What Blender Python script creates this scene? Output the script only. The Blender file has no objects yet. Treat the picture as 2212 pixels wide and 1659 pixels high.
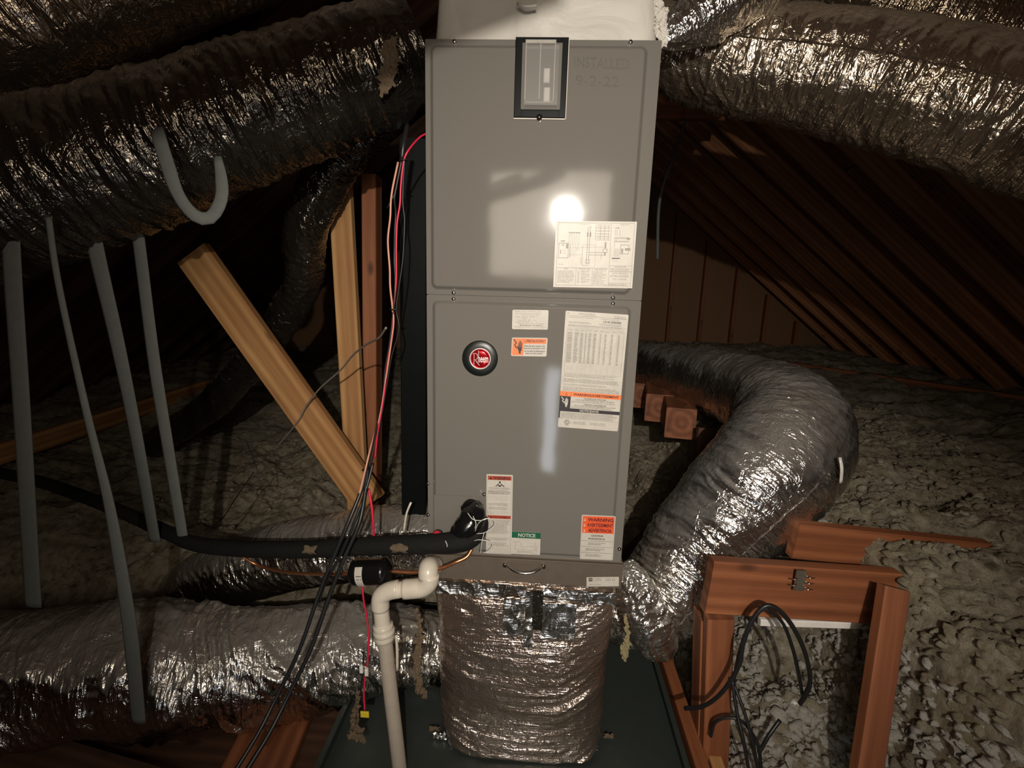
import bpy, math, random
import numpy as np
from mathutils import Vector, Matrix, Euler
rnd = random.Random(7)
S = bpy.context.scene
COL = S.collection
# ------------------------------------------------------------------ camera
PITCH, YAW, ROLL = 0.2059, -0.0506, -0.0286
CX, CY, CZ, FPX = 0.019, -1.2827, 1.4056, 1100.0
def cam_axes():
    f = np.array([math.sin(YAW)*math.cos(PITCH), math.cos(YAW)*math.cos(PITCH), -math.sin(PITCH)])
    r = np.array([math.cos(YAW), -math.sin(YAW), 0.0]); d = np.cross(f, r)
    c, s = math.cos(ROLL), math.sin(ROLL)
    return c*r+s*d, -s*r+c*d, f
AX_R, AX_D, AX_F = cam_axes(); CAM = np.array([CX, CY, CZ])
cd = bpy.data.cameras.new('camera'); cam = bpy.data.objects.new('camera', cd); COL.objects.link(cam)
cd.sensor_width = 36; cd.lens = FPX/2212*36; cd.clip_start = 0.02
m = Matrix.Identity(4)
for i in range(3):
    m[i][0] = AX_R[i]; m[i][1] = -AX_D[i]; m[i][2] = -AX_F[i]; m[i][3] = CAM[i]
cam.matrix_world = m; S.camera = cam
def at(px, py, Y):
    """point of the attic seen at a place of the photograph, at depth Y behind the front of the air handler"""
    d = ((px-1106)/FPX)*AX_R + ((py-829.5)/FPX)*AX_D + AX_F
    return CAM + d*(Y-CAM[1])/d[1]
def atz(px, py, Z):
    d = ((px-1106)/FPX)*AX_R + ((py-829.5)/FPX)*AX_D + AX_F
    return CAM + d*(Z-CAM[2])/d[2]
# ------------------------------------------------------------------ world, lights, exposure
w = bpy.data.worlds.new('attic_air'); S.world = w; w.use_nodes = True
w.node_tree.nodes['Background'].inputs[0].default_value = (0.9, 0.6, 0.4, 1)
w.node_tree.nodes['Background'].inputs[1].default_value = 0.0015
S.view_settings.view_transform = 'Standard'; S.view_settings.look = 'None'
S.view_settings.exposure = 0.0; S.view_settings.gamma = 1.0; S.view_settings.use_curve_mapping = False
S.cycles.max_bounces = 8; S.cycles.glossy_bounces = 4; S.cycles.diffuse_bounces = 3
def kelvinish(l, rgb): l.color = rgb
BULB = at(1222, 462, 2.15); BULB = (BULB[0], -2.15, BULB[2])
l = bpy.data.lights.new('work_lamp_light', 'SPOT'); l.energy = 200.0; l.spot_size = math.radians(71); l.spot_blend = 1.0; l.shadow_soft_size = 0.012; l.color = (1.0, 0.92, 0.82)
o = bpy.data.objects.new('work_lamp_light', l); o.location = BULB; COL.objects.link(o)
o.rotation_euler = (Vector((0.15, 0.0, 1.20))-Vector(BULB)).to_track_quat('-Z', 'Y').to_euler()
DT = at(1060, 372, 2.25); DB = at(1306, 600, 2.25)
l = bpy.data.lights.new('doorway_room_light', 'AREA'); l.shape = 'RECTANGLE'; l.size = DB[0]-DT[0]; l.size_y = DT[2]-DB[2]
l.energy = 14.0; l.color = (1.0, 0.86, 0.70)
o = bpy.data.objects.new('doorway_room_light', l); o.location = ((DT[0]+DB[0])/2, -2.25, (DT[2]+DB[2])/2)
o.rotation_euler = (math.radians(90), 0, 0); COL.objects.link(o)
GL = at(1186, 965, 2.2)
l = bpy.data.lights.new('hall_floor_light', 'AREA'); l.shape = 'RECTANGLE'; l.size = 0.10; l.size_y = 0.75; l.energy = 2.8; l.color = (0.86, 0.91, 1.0)
o = bpy.data.objects.new('hall_floor_light', l); o.location = (GL[0], -2.2, max(GL[2], 0.42)); o.rotation_euler = (math.radians(90), 0, 0); COL.objects.link(o)
# ------------------------------------------------------------------ materials
def mat(name, col, rough=0.6, metal=0.0, build=None, coat=0.0, spec=0.5):
    M = bpy.data.materials.new(name); M.use_nodes = True
    nt = M.node_tree; b = nt.nodes['Principled BSDF']
    b.inputs['Base Color'].default_value = (*col, 1); b.inputs['Roughness'].default_value = rough
    b.inputs['Metallic'].default_value = metal; b.inputs['Coat Weight'].default_value = coat
    b.inputs['Specular IOR Level'].default_value = spec
    if build: build(nt, b)
    else: grain(0.08, 40)(nt, b)
    return M
def N(nt, t, **kw):
    n = nt.nodes.new(t)
    for k, v in kw.items():
        if k in n.inputs: n.inputs[k].default_value = v
        else: setattr(n, k, v)
    return n
def mapped(nt, scale, coord='Object', rot=(0, 0, 0)):
    tc = nt.nodes.new('ShaderNodeTexCoord'); mp = nt.nodes.new('ShaderNodeMapping')
    mp.inputs['Scale'].default_value = scale; mp.inputs['Rotation'].default_value = rot
    nt.links.new(tc.outputs[coord], mp.inputs[0]); return mp.outputs[0]
def ramp(nt, fac, stops):
    r = nt.nodes.new('ShaderNodeValToRGB'); el = r.color_ramp.elements
    while len(el) < len(stops): el.new(0.5)
    for e, (p, c) in zip(el, stops):
        e.position = p; e.color = (*c, 1) if len(c) == 3 else c
    nt.links.new(fac, r.inputs[0]); return r.outputs[0]
def noise(nt, vec, scale, detail=4, rough=0.55, dist=0.0):
    n = nt.nodes.new('ShaderNodeTexNoise'); n.inputs['Scale'].default_value = scale
    n.inputs['Detail'].default_value = detail; n.inputs['Roughness'].default_value = rough
    n.inputs['Distortion'].default_value = dist
    nt.links.new(vec, n.inputs['Vector']); return n.outputs[0]
def math_(nt, op, a, b=None, clamp=False):
    n = nt.nodes.new('ShaderNodeMath'); n.operation = op; n.use_clamp = clamp
    for i, v in enumerate((a, b)):
        if v is None: continue
        if isinstance(v, (int, float)): n.inputs[i].default_value = v
        else: nt.links.new(v, n.inputs[i])
    return n.outputs[0]
def bump(nt, b, h, strength=0.3, dist=0.01, prev=None):
    n = nt.nodes.new('ShaderNodeBump'); n.inputs['Strength'].default_value = strength; n.inputs['Distance'].default_value = dist
    nt.links.new(h, n.inputs['Height'])
    if prev: nt.links.new(prev, n.inputs['Normal'])
    nt.links.new(n.outputs[0], b.inputs['Normal']); return n.outputs[0]
def mixc(nt, fac, a, b):
    n = nt.nodes.new('ShaderNodeMix'); n.data_type = 'RGBA'
    for k, v in ((0, fac), (6, a), (7, b)):
        if isinstance(v, tuple): n.inputs[k].default_value = (*v, 1)
        elif isinstance(v, (int, float)): n.inputs[k].default_value = v
        else: nt.links.new(v, n.inputs[k])
    return n.outputs[2]
def grain(amount, scale):
    def f(nt, b):
        c = tuple(b.inputs['Base Color'].default_value)[:3]
        n = noise(nt, mapped(nt, (1, 1, 1)), scale, 5)
        r = ramp(nt, n, [(0.25, tuple(v*(1-amount) for v in c)), (0.75, tuple(min(1, v*(1+amount)) for v in c))])
        nt.links.new(r, b.inputs['Base Color']); bump(nt, b, n, 0.05, 0.001)
    return f
def wood_mat(name, light, mid, dark, rough=0.62):
    def f(nt, b):
        v = mapped(nt, (0.55, 9, 9))
        n1 = noise(nt, v, 3.0, 3, 0.5, 0.6)
        wv = nt.nodes.new('ShaderNodeTexWave'); wv.wave_type = 'RINGS'; wv.rings_direction = 'X'
        wv.inputs['Scale'].default_value = 1.2; wv.inputs['Distortion'].default_value = 5.0; wv.inputs['Detail'].default_value = 2.5
        wv.inputs['Detail Scale'].default_value = 0.8
        nt.links.new(mapped(nt, (0.35, 6, 6)), wv.inputs['Vector'])
        fine = noise(nt, mapped(nt, (2, 60, 60)), 4, 3, 0.6)
        s = math_(nt, 'ADD', math_(nt, 'MULTIPLY', n1, 0.55), math_(nt, 'MULTIPLY', wv.outputs[1], 0.3))
        s = math_(nt, 'ADD', s, math_(nt, 'MULTIPLY', fine, 0.22))
        c = ramp(nt, s, [(0.28, light), (0.5, mid), (0.8, dark)])
        # knots
        vo = nt.nodes.new('ShaderNodeTexVoronoi'); vo.inputs['Scale'].default_value = 1.0
        nt.links.new(mapped(nt, (4.2, 9, 9)), vo.inputs['Vector'])
        k = ramp(nt, vo.outputs[0], [(0.06, (1, 1, 1)), (0.16, (0, 0, 0))])
        c = mixc(nt, math_(nt, 'MULTIPLY', k, 0.75), c, tuple(v*0.28 for v in dark))
        stain = noise(nt, mapped(nt, (1, 1, 1)), 2.2, 4)
        c = mixc(nt, ramp(nt, stain, [(0.45, (0, 0, 0)), (0.8, (0.45, 0.45, 0.45))]), c, tuple(v*0.55 for v in mid))
        nt.links.new(c, b.inputs['Base Color']); bump(nt, b, s, 0.25, 0.002)
    return mat(name, mid, rough, 0, f)
def foil_mat(name, col=(0.62, 0.60, 0.56), rough=0.17, dusty=0.75, scrim=False, uv=True, fine=1.0, metal=0.92):
    def f(nt, b):
        obj = mapped(nt, (1, 1, 1))
        cr = noise(nt, obj, 24, 3, 0.5, 1.5)
        cr = math_(nt, 'ABSOLUTE', math_(nt, 'SUBTRACT', cr, 0.5))
        if uv:
            st = noise(nt, mapped(nt, (36, 4.5, 1), 'UV'), 1.0, 3, 0.55, 0.5)
        else:
            st = noise(nt, mapped(nt, (8, 8, 48), 'Object', (0.15, 0.25, 0)), 1.0, 3, 0.6, 0.5)
        st = math_(nt, 'ABSOLUTE', math_(nt, 'SUBTRACT', st, 0.5))
        h = math_(nt, 'ADD', math_(nt, 'MULTIPLY', cr, 0.6), st)
        p = bump(nt, b, h, 0.8*fine, 0.016)
        if scrim:
            br = nt.nodes.new('ShaderNodeTexBrick'); br.offset = 0; br.inputs['Scale'].default_value = 70
            br.inputs['Mortar Size'].default_value = 0.05; br.inputs['Brick Width'].default_value = 0.55; br.inputs['Row Height'].default_value = 0.55
            br.inputs['Mortar Smooth'].default_value = 0.6
            nt.links.new(mapped(nt, (1, 1, 1), 'UV'), br.inputs['Vector'])
            bump(nt, b, br.outputs[1], 0.25, 0.002, p)
        big = noise(nt, obj, 3.5, 4, 0.6)
        c = mixc(nt, ramp(nt, big, [(0.4, (0, 0, 0)), (0.75, (0.7, 0.7, 0.7))]), col, tuple(v*q for v, q in zip(col, (0.72, 0.64, 0.52))))
        geo = nt.nodes.new('ShaderNodeNewGeometry'); sx = nt.nodes.new('ShaderNodeSeparateXYZ')
        nt.links.new(geo.outputs['Normal'], sx.inputs[0])
        up = ramp(nt, sx.outputs[2], [(0.30, (0, 0, 0)), (0.85, (1, 1, 1))])
        d = math_(nt, 'MULTIPLY', math_(nt, 'MULTIPLY', up, ramp(nt, noise(nt, obj, 9, 5, 0.7), [(0.25, (0.5,)*3), (0.6, (1, 1, 1))])), dusty)
        nt.links.new(mixc(nt, d, c, (0.16, 0.125, 0.085)), b.inputs['Base Color'])
        nt.links.new(math_(nt, 'SUBTRACT', metal, math_(nt, 'MULTIPLY', d, metal)), b.inputs['Metallic'])
        nt.links.new(math_(nt, 'ADD', rough, math_(nt, 'MULTIPLY', d, 0.4)), b.inputs['Roughness'])
    return mat(name, col, rough, metal, f)
def fluff_build(nt, b):
    v = mapped(nt, (1, 1, 1))
    a = noise(nt, v, 28, 6, 0.7); c = noise(nt, v, 4, 4, 0.6)
    r = ramp(nt, a, [(0.3, (0.13, 0.10, 0.065)), (0.5, (0.47, 0.41, 0.30)), (0.72, (0.74, 0.67, 0.54))])
    r2 = mixc(nt, ramp(nt, c, [(0.4, (0, 0, 0)), (0.7, (0.6, 0.6, 0.6))]), r, (0.36, 0.30, 0.18))
    nt.links.new(r2, b.inputs['Base Color']); bump(nt, b, noise(nt, v, 110, 6, 0.8), 1.0, 0.014)
def putty_build(nt, b):
    n = noise(nt, mapped(nt, (1, 1, 1)), 60, 4); bump(nt, b, n, 0.5, 0.004)
M = {}
M['paint'] = mat('grey_cabinet_paint', (0.156, 0.146, 0.128), 0.078, 0.0, lambda nt, b: bump(nt, b, noise(nt, mapped(nt, (1, 1, 1)), 5, 2), 0.04, 0.02), spec=0.32)
M['paint2'] = mat('grey_drawer_paint', (0.150, 0.122, 0.095), 0.38, 0.3)
M['gap'] = mat('dark_gap', (0.008, 0.008, 0.008), 0.8)
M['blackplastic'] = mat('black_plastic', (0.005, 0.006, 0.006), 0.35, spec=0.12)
M['frost'] = mat('frosted_cover', (0.42, 0.40, 0.36), 0.35)
def frost_build(nt, b):
    b.inputs['Alpha'].default_value = 0.5
    bump(nt, b, noise(nt, mapped(nt, (1, 1, 1)), 90, 3), 0.05, 0.001)
M['frost'] = mat('frosted_clear_cover', (0.36, 0.34, 0.31), 0.30, 0.0, frost_build)
M['frostrib'] = mat('frosted_cover_edge', (0.36, 0.34, 0.30), 0.3)
M['chrome'] = mat('bright_zinc', (0.75, 0.73, 0.70), 0.15, 1.0)
M['silver'] = mat('satin_silver', (0.78, 0.74, 0.70), 0.4, 0.35)
M['paper'] = mat('label_paper', (0.52, 0.485, 0.42), 0.42)
M['ink'] = mat('label_black_ink', (0.02, 0.015, 0.018), 0.5)
M['inkgrey'] = mat('label_grey_ink', (0.26, 0.24, 0.21), 0.5)
M['inklight'] = mat('label_pale_ink', (0.42, 0.39, 0.34), 0.5)
M['orange'] = mat('label_orange', (0.80, 0.20, 0.05), 0.4)
M['redorange'] = mat('label_red_orange', (0.74, 0.10, 0.03), 0.4)
M['rust'] = mat('label_rust_red', (0.42, 0.06, 0.025), 0.45)
M['darkrust'] = mat('label_dark_rust_ink', (0.10, 0.01, 0.01), 0.45)
M['green'] = mat('label_green', (0.008, 0.10, 0.048), 0.4)
M['white'] = mat('breaker_white', (0.80, 0.76, 0.70), 0.4)
M['badgered'] = mat('badge_red', (0.42, 0.006, 0.015), 0.16, 0.55)
M['marker'] = mat('faint_marker_ink', (0.136, 0.124, 0.108), 0.1, spec=0.3)
M['gasket'] = mat('badge_black', (0.008, 0.010, 0.008), 0.35)
def plenum_build(nt, b):
    v = mapped(nt, (1, 1, 1)); n = noise(nt, v, 7, 4, 0.5, 0.8)
    bump(nt, b, math_(nt, 'ABSOLUTE', math_(nt, 'SUBTRACT', n, 0.5)), 0.4, 0.03)
    nt.links.new(ramp(nt, n, [(0.3, (0.50, 0.475, 0.42)), (0.7, (0.62, 0.59, 0.53))]), b.inputs['Base Color'])
M['mastic'] = mat('white_wrap', (0.74, 0.70, 0.62), 0.55, 0, plenum_build)
M['foil'] = foil_mat('duct_foil_jacket', dusty=0.5, metal=1.0)
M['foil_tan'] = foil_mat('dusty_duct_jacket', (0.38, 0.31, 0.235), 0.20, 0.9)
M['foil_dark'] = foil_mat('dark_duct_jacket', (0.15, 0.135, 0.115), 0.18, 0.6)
M['foil_bright'] = foil_mat('clear_duct_jacket', (0.74, 0.72, 0.68), 0.15, 0.30, metal=0.97)
M['foil_box'] = foil_mat('duct_wrap_foil', (0.66, 0.54, 0.46), 0.15, 0.2, True, False, 0.7)
M['foil_tape'] = foil_mat('foil_tape', (0.86, 0.85, 0.82), 0.25, 0.1, False, False, 0.5, 1.0)
M['pine_lit'] = wood_mat('lit_orange_pine', (0.62, 0.36, 0.15), (0.48, 0.25, 0.09), (0.30, 0.13, 0.045))  # orange copy of the pine, lamplight on the wood put into its colour
M['pine_red'] = wood_mat('reddish_pine', (0.34, 0.125, 0.050), (0.245, 0.080, 0.029), (0.14, 0.042, 0.015))
M['rafter'] = wood_mat('rafter_pine', (0.60, 0.30, 0.14), (0.48, 0.21, 0.09), (0.30, 0.11, 0.045), 0.8)
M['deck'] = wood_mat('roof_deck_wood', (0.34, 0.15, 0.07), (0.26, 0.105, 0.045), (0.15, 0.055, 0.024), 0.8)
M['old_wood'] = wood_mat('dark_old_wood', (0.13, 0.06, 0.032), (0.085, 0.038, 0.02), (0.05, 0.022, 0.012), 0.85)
M['fluff'] = mat('blown_insulation', (0.5, 0.45, 0.36), 1.0, 0, fluff_build, spec=0.1)
M['whitefluff'] = mat('fresh_white_insulation', (0.74, 0.70, 0.61), 1.0, 0, lambda nt, b: bump(nt, b, noise(nt, mapped(nt, (1, 1, 1)), 130, 6, 0.8), 1.0, 0.012), spec=0.05)
M['yellowfluff'] = mat('fibreglass_edge', (0.24, 0.20, 0.10), 0.95, 0, putty_build)
M['pan'] = mat('grey_drain_pan', (0.050, 0.062, 0.056), 0.45, 0.3)
M['pvc'] = mat('white_pvc', (0.62, 0.56, 0.46), 0.32)
M['pvc_dirty'] = mat('dusty_pvc', (0.42, 0.36, 0.29), 0.5)
M['rubber'] = mat('black_foam_insulation', (0.010, 0.010, 0.009), 0.8, 0, putty_build, spec=0.15)
M['shinyblack'] = mat('gloss_black', (0.006, 0.006, 0.006), 0.22)
M['copper'] = mat('copper', (0.62, 0.26, 0.12), 0.32, 0.9)
M['redcap'] = mat('red_plastic', (0.62, 0.015, 0.04), 0.35)
M['redwire'] = mat('red_wire', (0.66, 0.02, 0.06), 0.38)
M['pinkwire'] = mat('pink_brown_wire', (0.58, 0.26, 0.18), 0.4)
M['blackwire'] = mat('black_wire', (0.012, 0.012, 0.012), 0.4)
M['greywire'] = mat('grey_cable', (0.22, 0.20, 0.17), 0.5)
M['strap'] = mat('grey_strap', (0.12, 0.125, 0.115), 0.7, spec=0.2)
M['clearplastic'] = mat('clear_zip_tie', (0.62, 0.60, 0.56), 0.2)
M['yellow'] = mat('yellow_tag', (0.72, 0.55, 0.03), 0.5)
M['torn'] = mat('torn_tan_foam', (0.13, 0.09, 0.052), 0.9)
M['torn_dark'] = mat('torn_dull_foam', (0.10, 0.07, 0.04), 0.9)
M['steel'] = mat('galvanised_connector', (0.34, 0.30, 0.24), 0.35, 0.85)
M['wallboard'] = mat('gable_board', (0.26, 0.14, 0.07), 0.9)
# ------------------------------------------------------------------ object helpers
def tag(o, label=None, cat=None, group=None, kind=None):
    for k, v in (('label', label), ('category', cat), ('group', group), ('kind', kind)):
        if v: o[k] = v
    return o
def empty(name, loc, label, cat, group=None):
    o = bpy.data.objects.new(name, None); o.empty_display_size = 0.05; o.location = loc; COL.objects.link(o)
    return tag(o, label, cat, group)
def wloc(o):
    v = Vector(o.location)
    while o.parent: o = o.parent; v = v + Vector(o.location)
    return v
def mesh(name, verts, faces, mats, parent=None, smooth=False, mi=None, uv=None):
    V = np.asarray(verts, float); me = bpy.data.meshes.new(name)
    if parent is not None: org = wloc(parent); loc = Vector((0, 0, 0))
    else:
        lo, hi = V.min(0), V.max(0); org = Vector(((lo[0]+hi[0])/2, (lo[1]+hi[1])/2, lo[2])); loc = org
    V = V - np.array(org)
    if isinstance(faces, np.ndarray) and faces.ndim == 2:
        n, k = faces.shape
        me.vertices.add(len(V)); me.vertices.foreach_set('co', V.ravel())
        me.loops.add(n*k); me.loops.foreach_set('vertex_index', faces.ravel().astype(np.int32))
        me.polygons.add(n); me.polygons.foreach_set('loop_start', np.arange(0, n*k, k, dtype=np.int32))
        me.polygons.foreach_set('loop_total', np.full(n, k, dtype=np.int32))
        if uv is not None:
            ul = me.uv_layers.new(name='UVMap'); ul.data.foreach_set('uv', np.asarray(uv)[faces.ravel()].ravel())
        me.update(calc_edges=True); me.validate()
    else:
        me.from_pydata([tuple(v) for v in V], [], faces); me.update()
        if uv is not None:
            ul = me.uv_layers.new(name='UVMap')
            for L in me.loops: ul.data[L.index].uv = uv[L.vertex_index]
    for x in (mats if isinstance(mats, (list, tuple)) else [mats]): me.materials.append(x)
    if mi is not None: me.polygons.foreach_set('material_index', mi)
    me.polygons.foreach_set('use_smooth', [smooth]*len(me.polygons))
    o = bpy.data.objects.new(name, me); o.location = loc; COL.objects.link(o)
    if parent is not None: o.parent = parent
    return o
class MB:
    def __init__(s): s.v = []; s.f = []; s.m = []
    def add(s, v, f, m=0):
        n = len(s.v); s.v += [tuple(p) for p in v]; s.f += [tuple(i+n for i in q) for q in f]; s.m += [m]*len(f); return s
    def box(s, a, b, m=0, bev=0.0):
        x0, y0, z0 = a; x1, y1, z1 = b
        if not bev:
            return s.add([(x0,y0,z0),(x1,y0,z0),(x1,y1,z0),(x0,y1,z0),(x0,y0,z1),(x1,y0,z1),(x1,y1,z1),(x0,y1,z1)],
                  [(0,3,2,1),(4,5,6,7),(0,1,5,4),(1,2,6,5),(2,3,7,6),(3,0,4,7)], m)
        c = [(x0,z0),(x1,z0),(x1,z1),(x0,z1)]; k = bev
        ci = [(x0+k,z0+k),(x1-k,z0+k),(x1-k,z1-k),(x0+k,z1-k)]
        v = [(x,y0,z) for x,z in ci]+[(x,y0+k,z) for x,z in c]+[(x,y1-k,z) for x,z in c]+[(x,y1,z) for x,z in ci]
        f = [(0,1,2,3),(15,14,13,12)]
        for r in range(3):
            for i in range(4):
                j = (i+1) % 4; f.append((r*4+j, r*4+i, (r+1)*4+i, (r+1)*4+j))
        return s.add(v, f, m)
    def tube(s, pts, r, n=8, m=0, cap=True):
        P, Fr = frames(pts); R = r if hasattr(r, '__len__') else [r]*len(P); v = []; f = []
        for i, (p, (a, b)) in enumerate(zip(P, Fr)):
            for k in range(n):
                t = 2*math.pi*k/n; v.append(p + (a*math.cos(t)+b*math.sin(t))*R[i])
        for i in range(len(P)-1):
            for k in range(n):
                j = (k+1) % n; f.append((i*n+k, i*n+j, (i+1)*n+j, (i+1)*n+k))
        if cap: f.append(tuple(reversed(range(n)))); f.append(tuple((len(P)-1)*n+k for k in range(n)))
        return s.add(v, f, m)
    def build(s, name, mats, parent=None, smooth=False):
        return mesh(name, s.v, s.f, mats, parent, smooth, s.m)
def frames(pts):
    P = np.asarray(pts, float); T = np.gradient(P, axis=0); T /= (np.linalg.norm(T, axis=1)[:, None]+1e-12)
    u = np.array([0, 0, 1.0]) if abs(T[0][2]) < 0.9 else np.array([1.0, 0, 0])
    a = np.cross(T[0], u); a /= np.linalg.norm(a); out = []
    for t in T:
        a = a - t*np.dot(a, t); a /= np.linalg.norm(a); out.append((a, np.cross(t, a)))
    return P, out
def spline(ctrl, n):
    C = np.asarray(ctrl, float); k = len(C)
    if k == 2: t = np.linspace(0, 1, n)[:, None]; return C[0]*(1-t)+C[1]*t
    E = np.vstack([2*C[0]-C[1], C, 2*C[-1]-C[-2]]); D = []
    for i in range(k-1):
        p0, p1, p2, p3 = E[i:i+4]
        for t in np.linspace(0, 1, 40, endpoint=False):
            D.append(0.5*((2*p1)+(-p0+p2)*t+(2*p0-5*p1+4*p2-p3)*t*t+(-p0+3*p1-3*p2+p3)*t**3))
    D.append(C[-1]); D = np.array(D)
    s = np.r_[0, np.cumsum(np.linalg.norm(np.diff(D[:, :3], axis=0), axis=1))]; q = np.linspace(0, s[-1], n)
    return np.stack([np.interp(q, s, D[:, i]) for i in range(D.shape[1])], 1)
_pt = {}
def pn(x, y, z, seed=0):
    """gradient noise, about -0.7..0.7"""
    if seed not in _pt:
        g = np.random.RandomState(seed+11); p = g.permutation(256); _pt[seed] = (np.r_[p, p], g.normal(size=(256, 3)))
    p, G = _pt[seed]; G = G/np.linalg.norm(G, axis=1)[:, None]
    x0, y0, z0 = (np.floor(a).astype(int) for a in (x, y, z)); fx, fy, fz = x-x0, y-y0, z-z0
    u, v, w_ = (a*a*a*(a*(a*6-15)+10) for a in (fx, fy, fz)); r = 0
    for i in (0, 1):
        for j in (0, 1):
            for k in (0, 1):
                h = p[p[p[(x0+i) & 255]+((y0+j) & 255)]+((z0+k) & 255)]; g = G[h]
                d = g[..., 0]*(fx-i)+g[..., 1]*(fy-j)+g[..., 2]*(fz-k)
                r = r + d*(u if i else 1-u)*(v if j else 1-v)*(w_ if k else 1-w_)
    return r
def ridge(*a, seed=0): return 1-np.abs(pn(*a, seed=seed))*2.6
def duct(name, ctrl, material, seed=0, amp=0.010, nt=190, step=0.0042, parent=None, fold=0.034, slant=0.5, ytop=1.0, cap=True, ringdepth=0.0):
    """ctrl rows: x, y, z, radius - a flexible duct with creases running round it"""
    C = np.asarray(ctrl, float); L = np.linalg.norm(np.diff(C[:, :3], axis=0), axis=1).sum()
    n = max(12, int(L/step)); D = spline(C, n); P, Fr = frames(D[:, :3]); R = D[:, 3]
    s = np.linspace(0, L, n)[:, None]; th = np.linspace(0, 2*math.pi, nt, endpoint=False)[None, :]
    c, q = np.cos(th), np.sin(th); o = np.zeros((n, nt))
    warp = pn(s*5+o, c*0.9+o, q*0.9+o, seed=seed+1)
    u = s/fold + slant*np.sin(th+seed)*2 + warp*2.2
    big = pn(u*0.35+o, c*1.0+o, q*1.0+o, seed=seed+2)
    f1 = ridge(u+o, c*1.25+o, q*1.25+o, seed=seed+3); f2 = ridge(u*2.3+o, c*3+o, q*3+o, seed=seed+4)
    rr = R[:, None]
    f3 = ridge(s*26+o, c*rr*26+o, q*rr*26+o, seed=seed+5); f4 = ridge(s*60+o, c*rr*60+o, q*rr*60+o, seed=seed+6)
    mask = np.clip(0.6+pn(s*6+o, c*1.4+o, q*1.4+o, seed=seed+7)*1.6, 0.15, 1.4)
    d = amp*(big*0.9 + mask*(f1*0.75+f2*0.36) + f3*0.14 + f4*0.07)
    d += ringdepth*np.sin(2*math.pi*s/0.045)
    rad = rr + d - amp*0.6
    A = np.array([f[0] for f in Fr])[:, None, :]; B = np.array([f[1] for f in Fr])[:, None, :]
    V = P[:, None, :] + (A*c[..., None]+B*q[..., None])*rad[..., None]
    V = V.reshape(-1, 3); i = np.arange(n-1)[:, None]*nt; k = np.arange(nt)[None, :]; j = (k+1) % nt
    F = np.stack([i+k, i+j, i+nt+j, i+nt+k], -1).reshape(-1, 4)
    uv = np.stack([s+o, rr*th+o], -1).reshape(-1, 2)
    if cap:
        V = np.vstack([V, P[0], P[-1]]); a0 = len(V)-2
        F = np.vstack([F, np.stack([np.full(nt, a0), j[0], k[0], k[0]], -1)[:0]])
        uv = np.vstack([uv, [0, 0], [L, 0]])
        t = []
        for kk in range(0, nt, 2):
            t.append((a0, (kk+2) % nt, kk+1, kk)); t.append((a0+1, (n-1)*nt+kk, (n-1)*nt+kk+1, (n-1)*nt+(kk+2) % nt))
        F = np.vstack([F, np.array(t)])
    return mesh(name, V, F, material, parent, True, uv=uv)
def tag_tube(name, ctrl, r, material, parent=None, n=8, res=0.012):
    C = np.asarray(ctrl, float); L = np.linalg.norm(np.diff(C, axis=0), axis=1).sum()
    P = spline(C, max(4, int(L/res))); return MB().tube(P, r, n).build(name, material, parent, True)
def board(name, p0, p1, w_, t_, material, parent=None, side=None, label=None, cat=None, group=None, kind=None, bev=0.003):
    """timber from p0 to p1; w_ across, t_ thick; side = direction of the width"""
    p0, p1 = Vector(p0), Vector(p1); x = (p1-p0).normalized(); sd = Vector(side) if side is not None else Vector((0, 0, 1))
    y = (sd - x*sd.dot(x)).normalized(); z = x.cross(y); L = (p1-p0).length/2; a, c = w_/2, t_/2; k = bev
    prof = [(-a+k,-c),(a-k,-c),(a,-c+k),(a,c-k),(a-k,c),(-a+k,c),(-a,c-k),(-a,-c+k)]
    v = [(-L, q, r) for q, r in prof]+[(L, q, r) for q, r in prof]
    f = [tuple(reversed(range(8))), tuple(range(8, 16))]+[(i, (i+1) % 8, (i+1) % 8+8, i+8) for i in range(8)]
    me = bpy.data.meshes.new(name); me.from_pydata(v, [], f); me.materials.append(material); me.update()
    o = bpy.data.objects.new(name, me); COL.objects.link(o)
    mw = Matrix(((x[0], y[0], z[0], 0), (x[1], y[1], z[1], 0), (x[2], y[2], z[2], 0), (0, 0, 0, 1)))
    c0 = (p0+p1)/2
    if parent is not None: o.parent = parent; c0 = c0 - wloc(parent)
    o.matrix_local = Matrix.Translation(c0) @ mw
    return tag(o, label, cat, group, kind)
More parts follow.
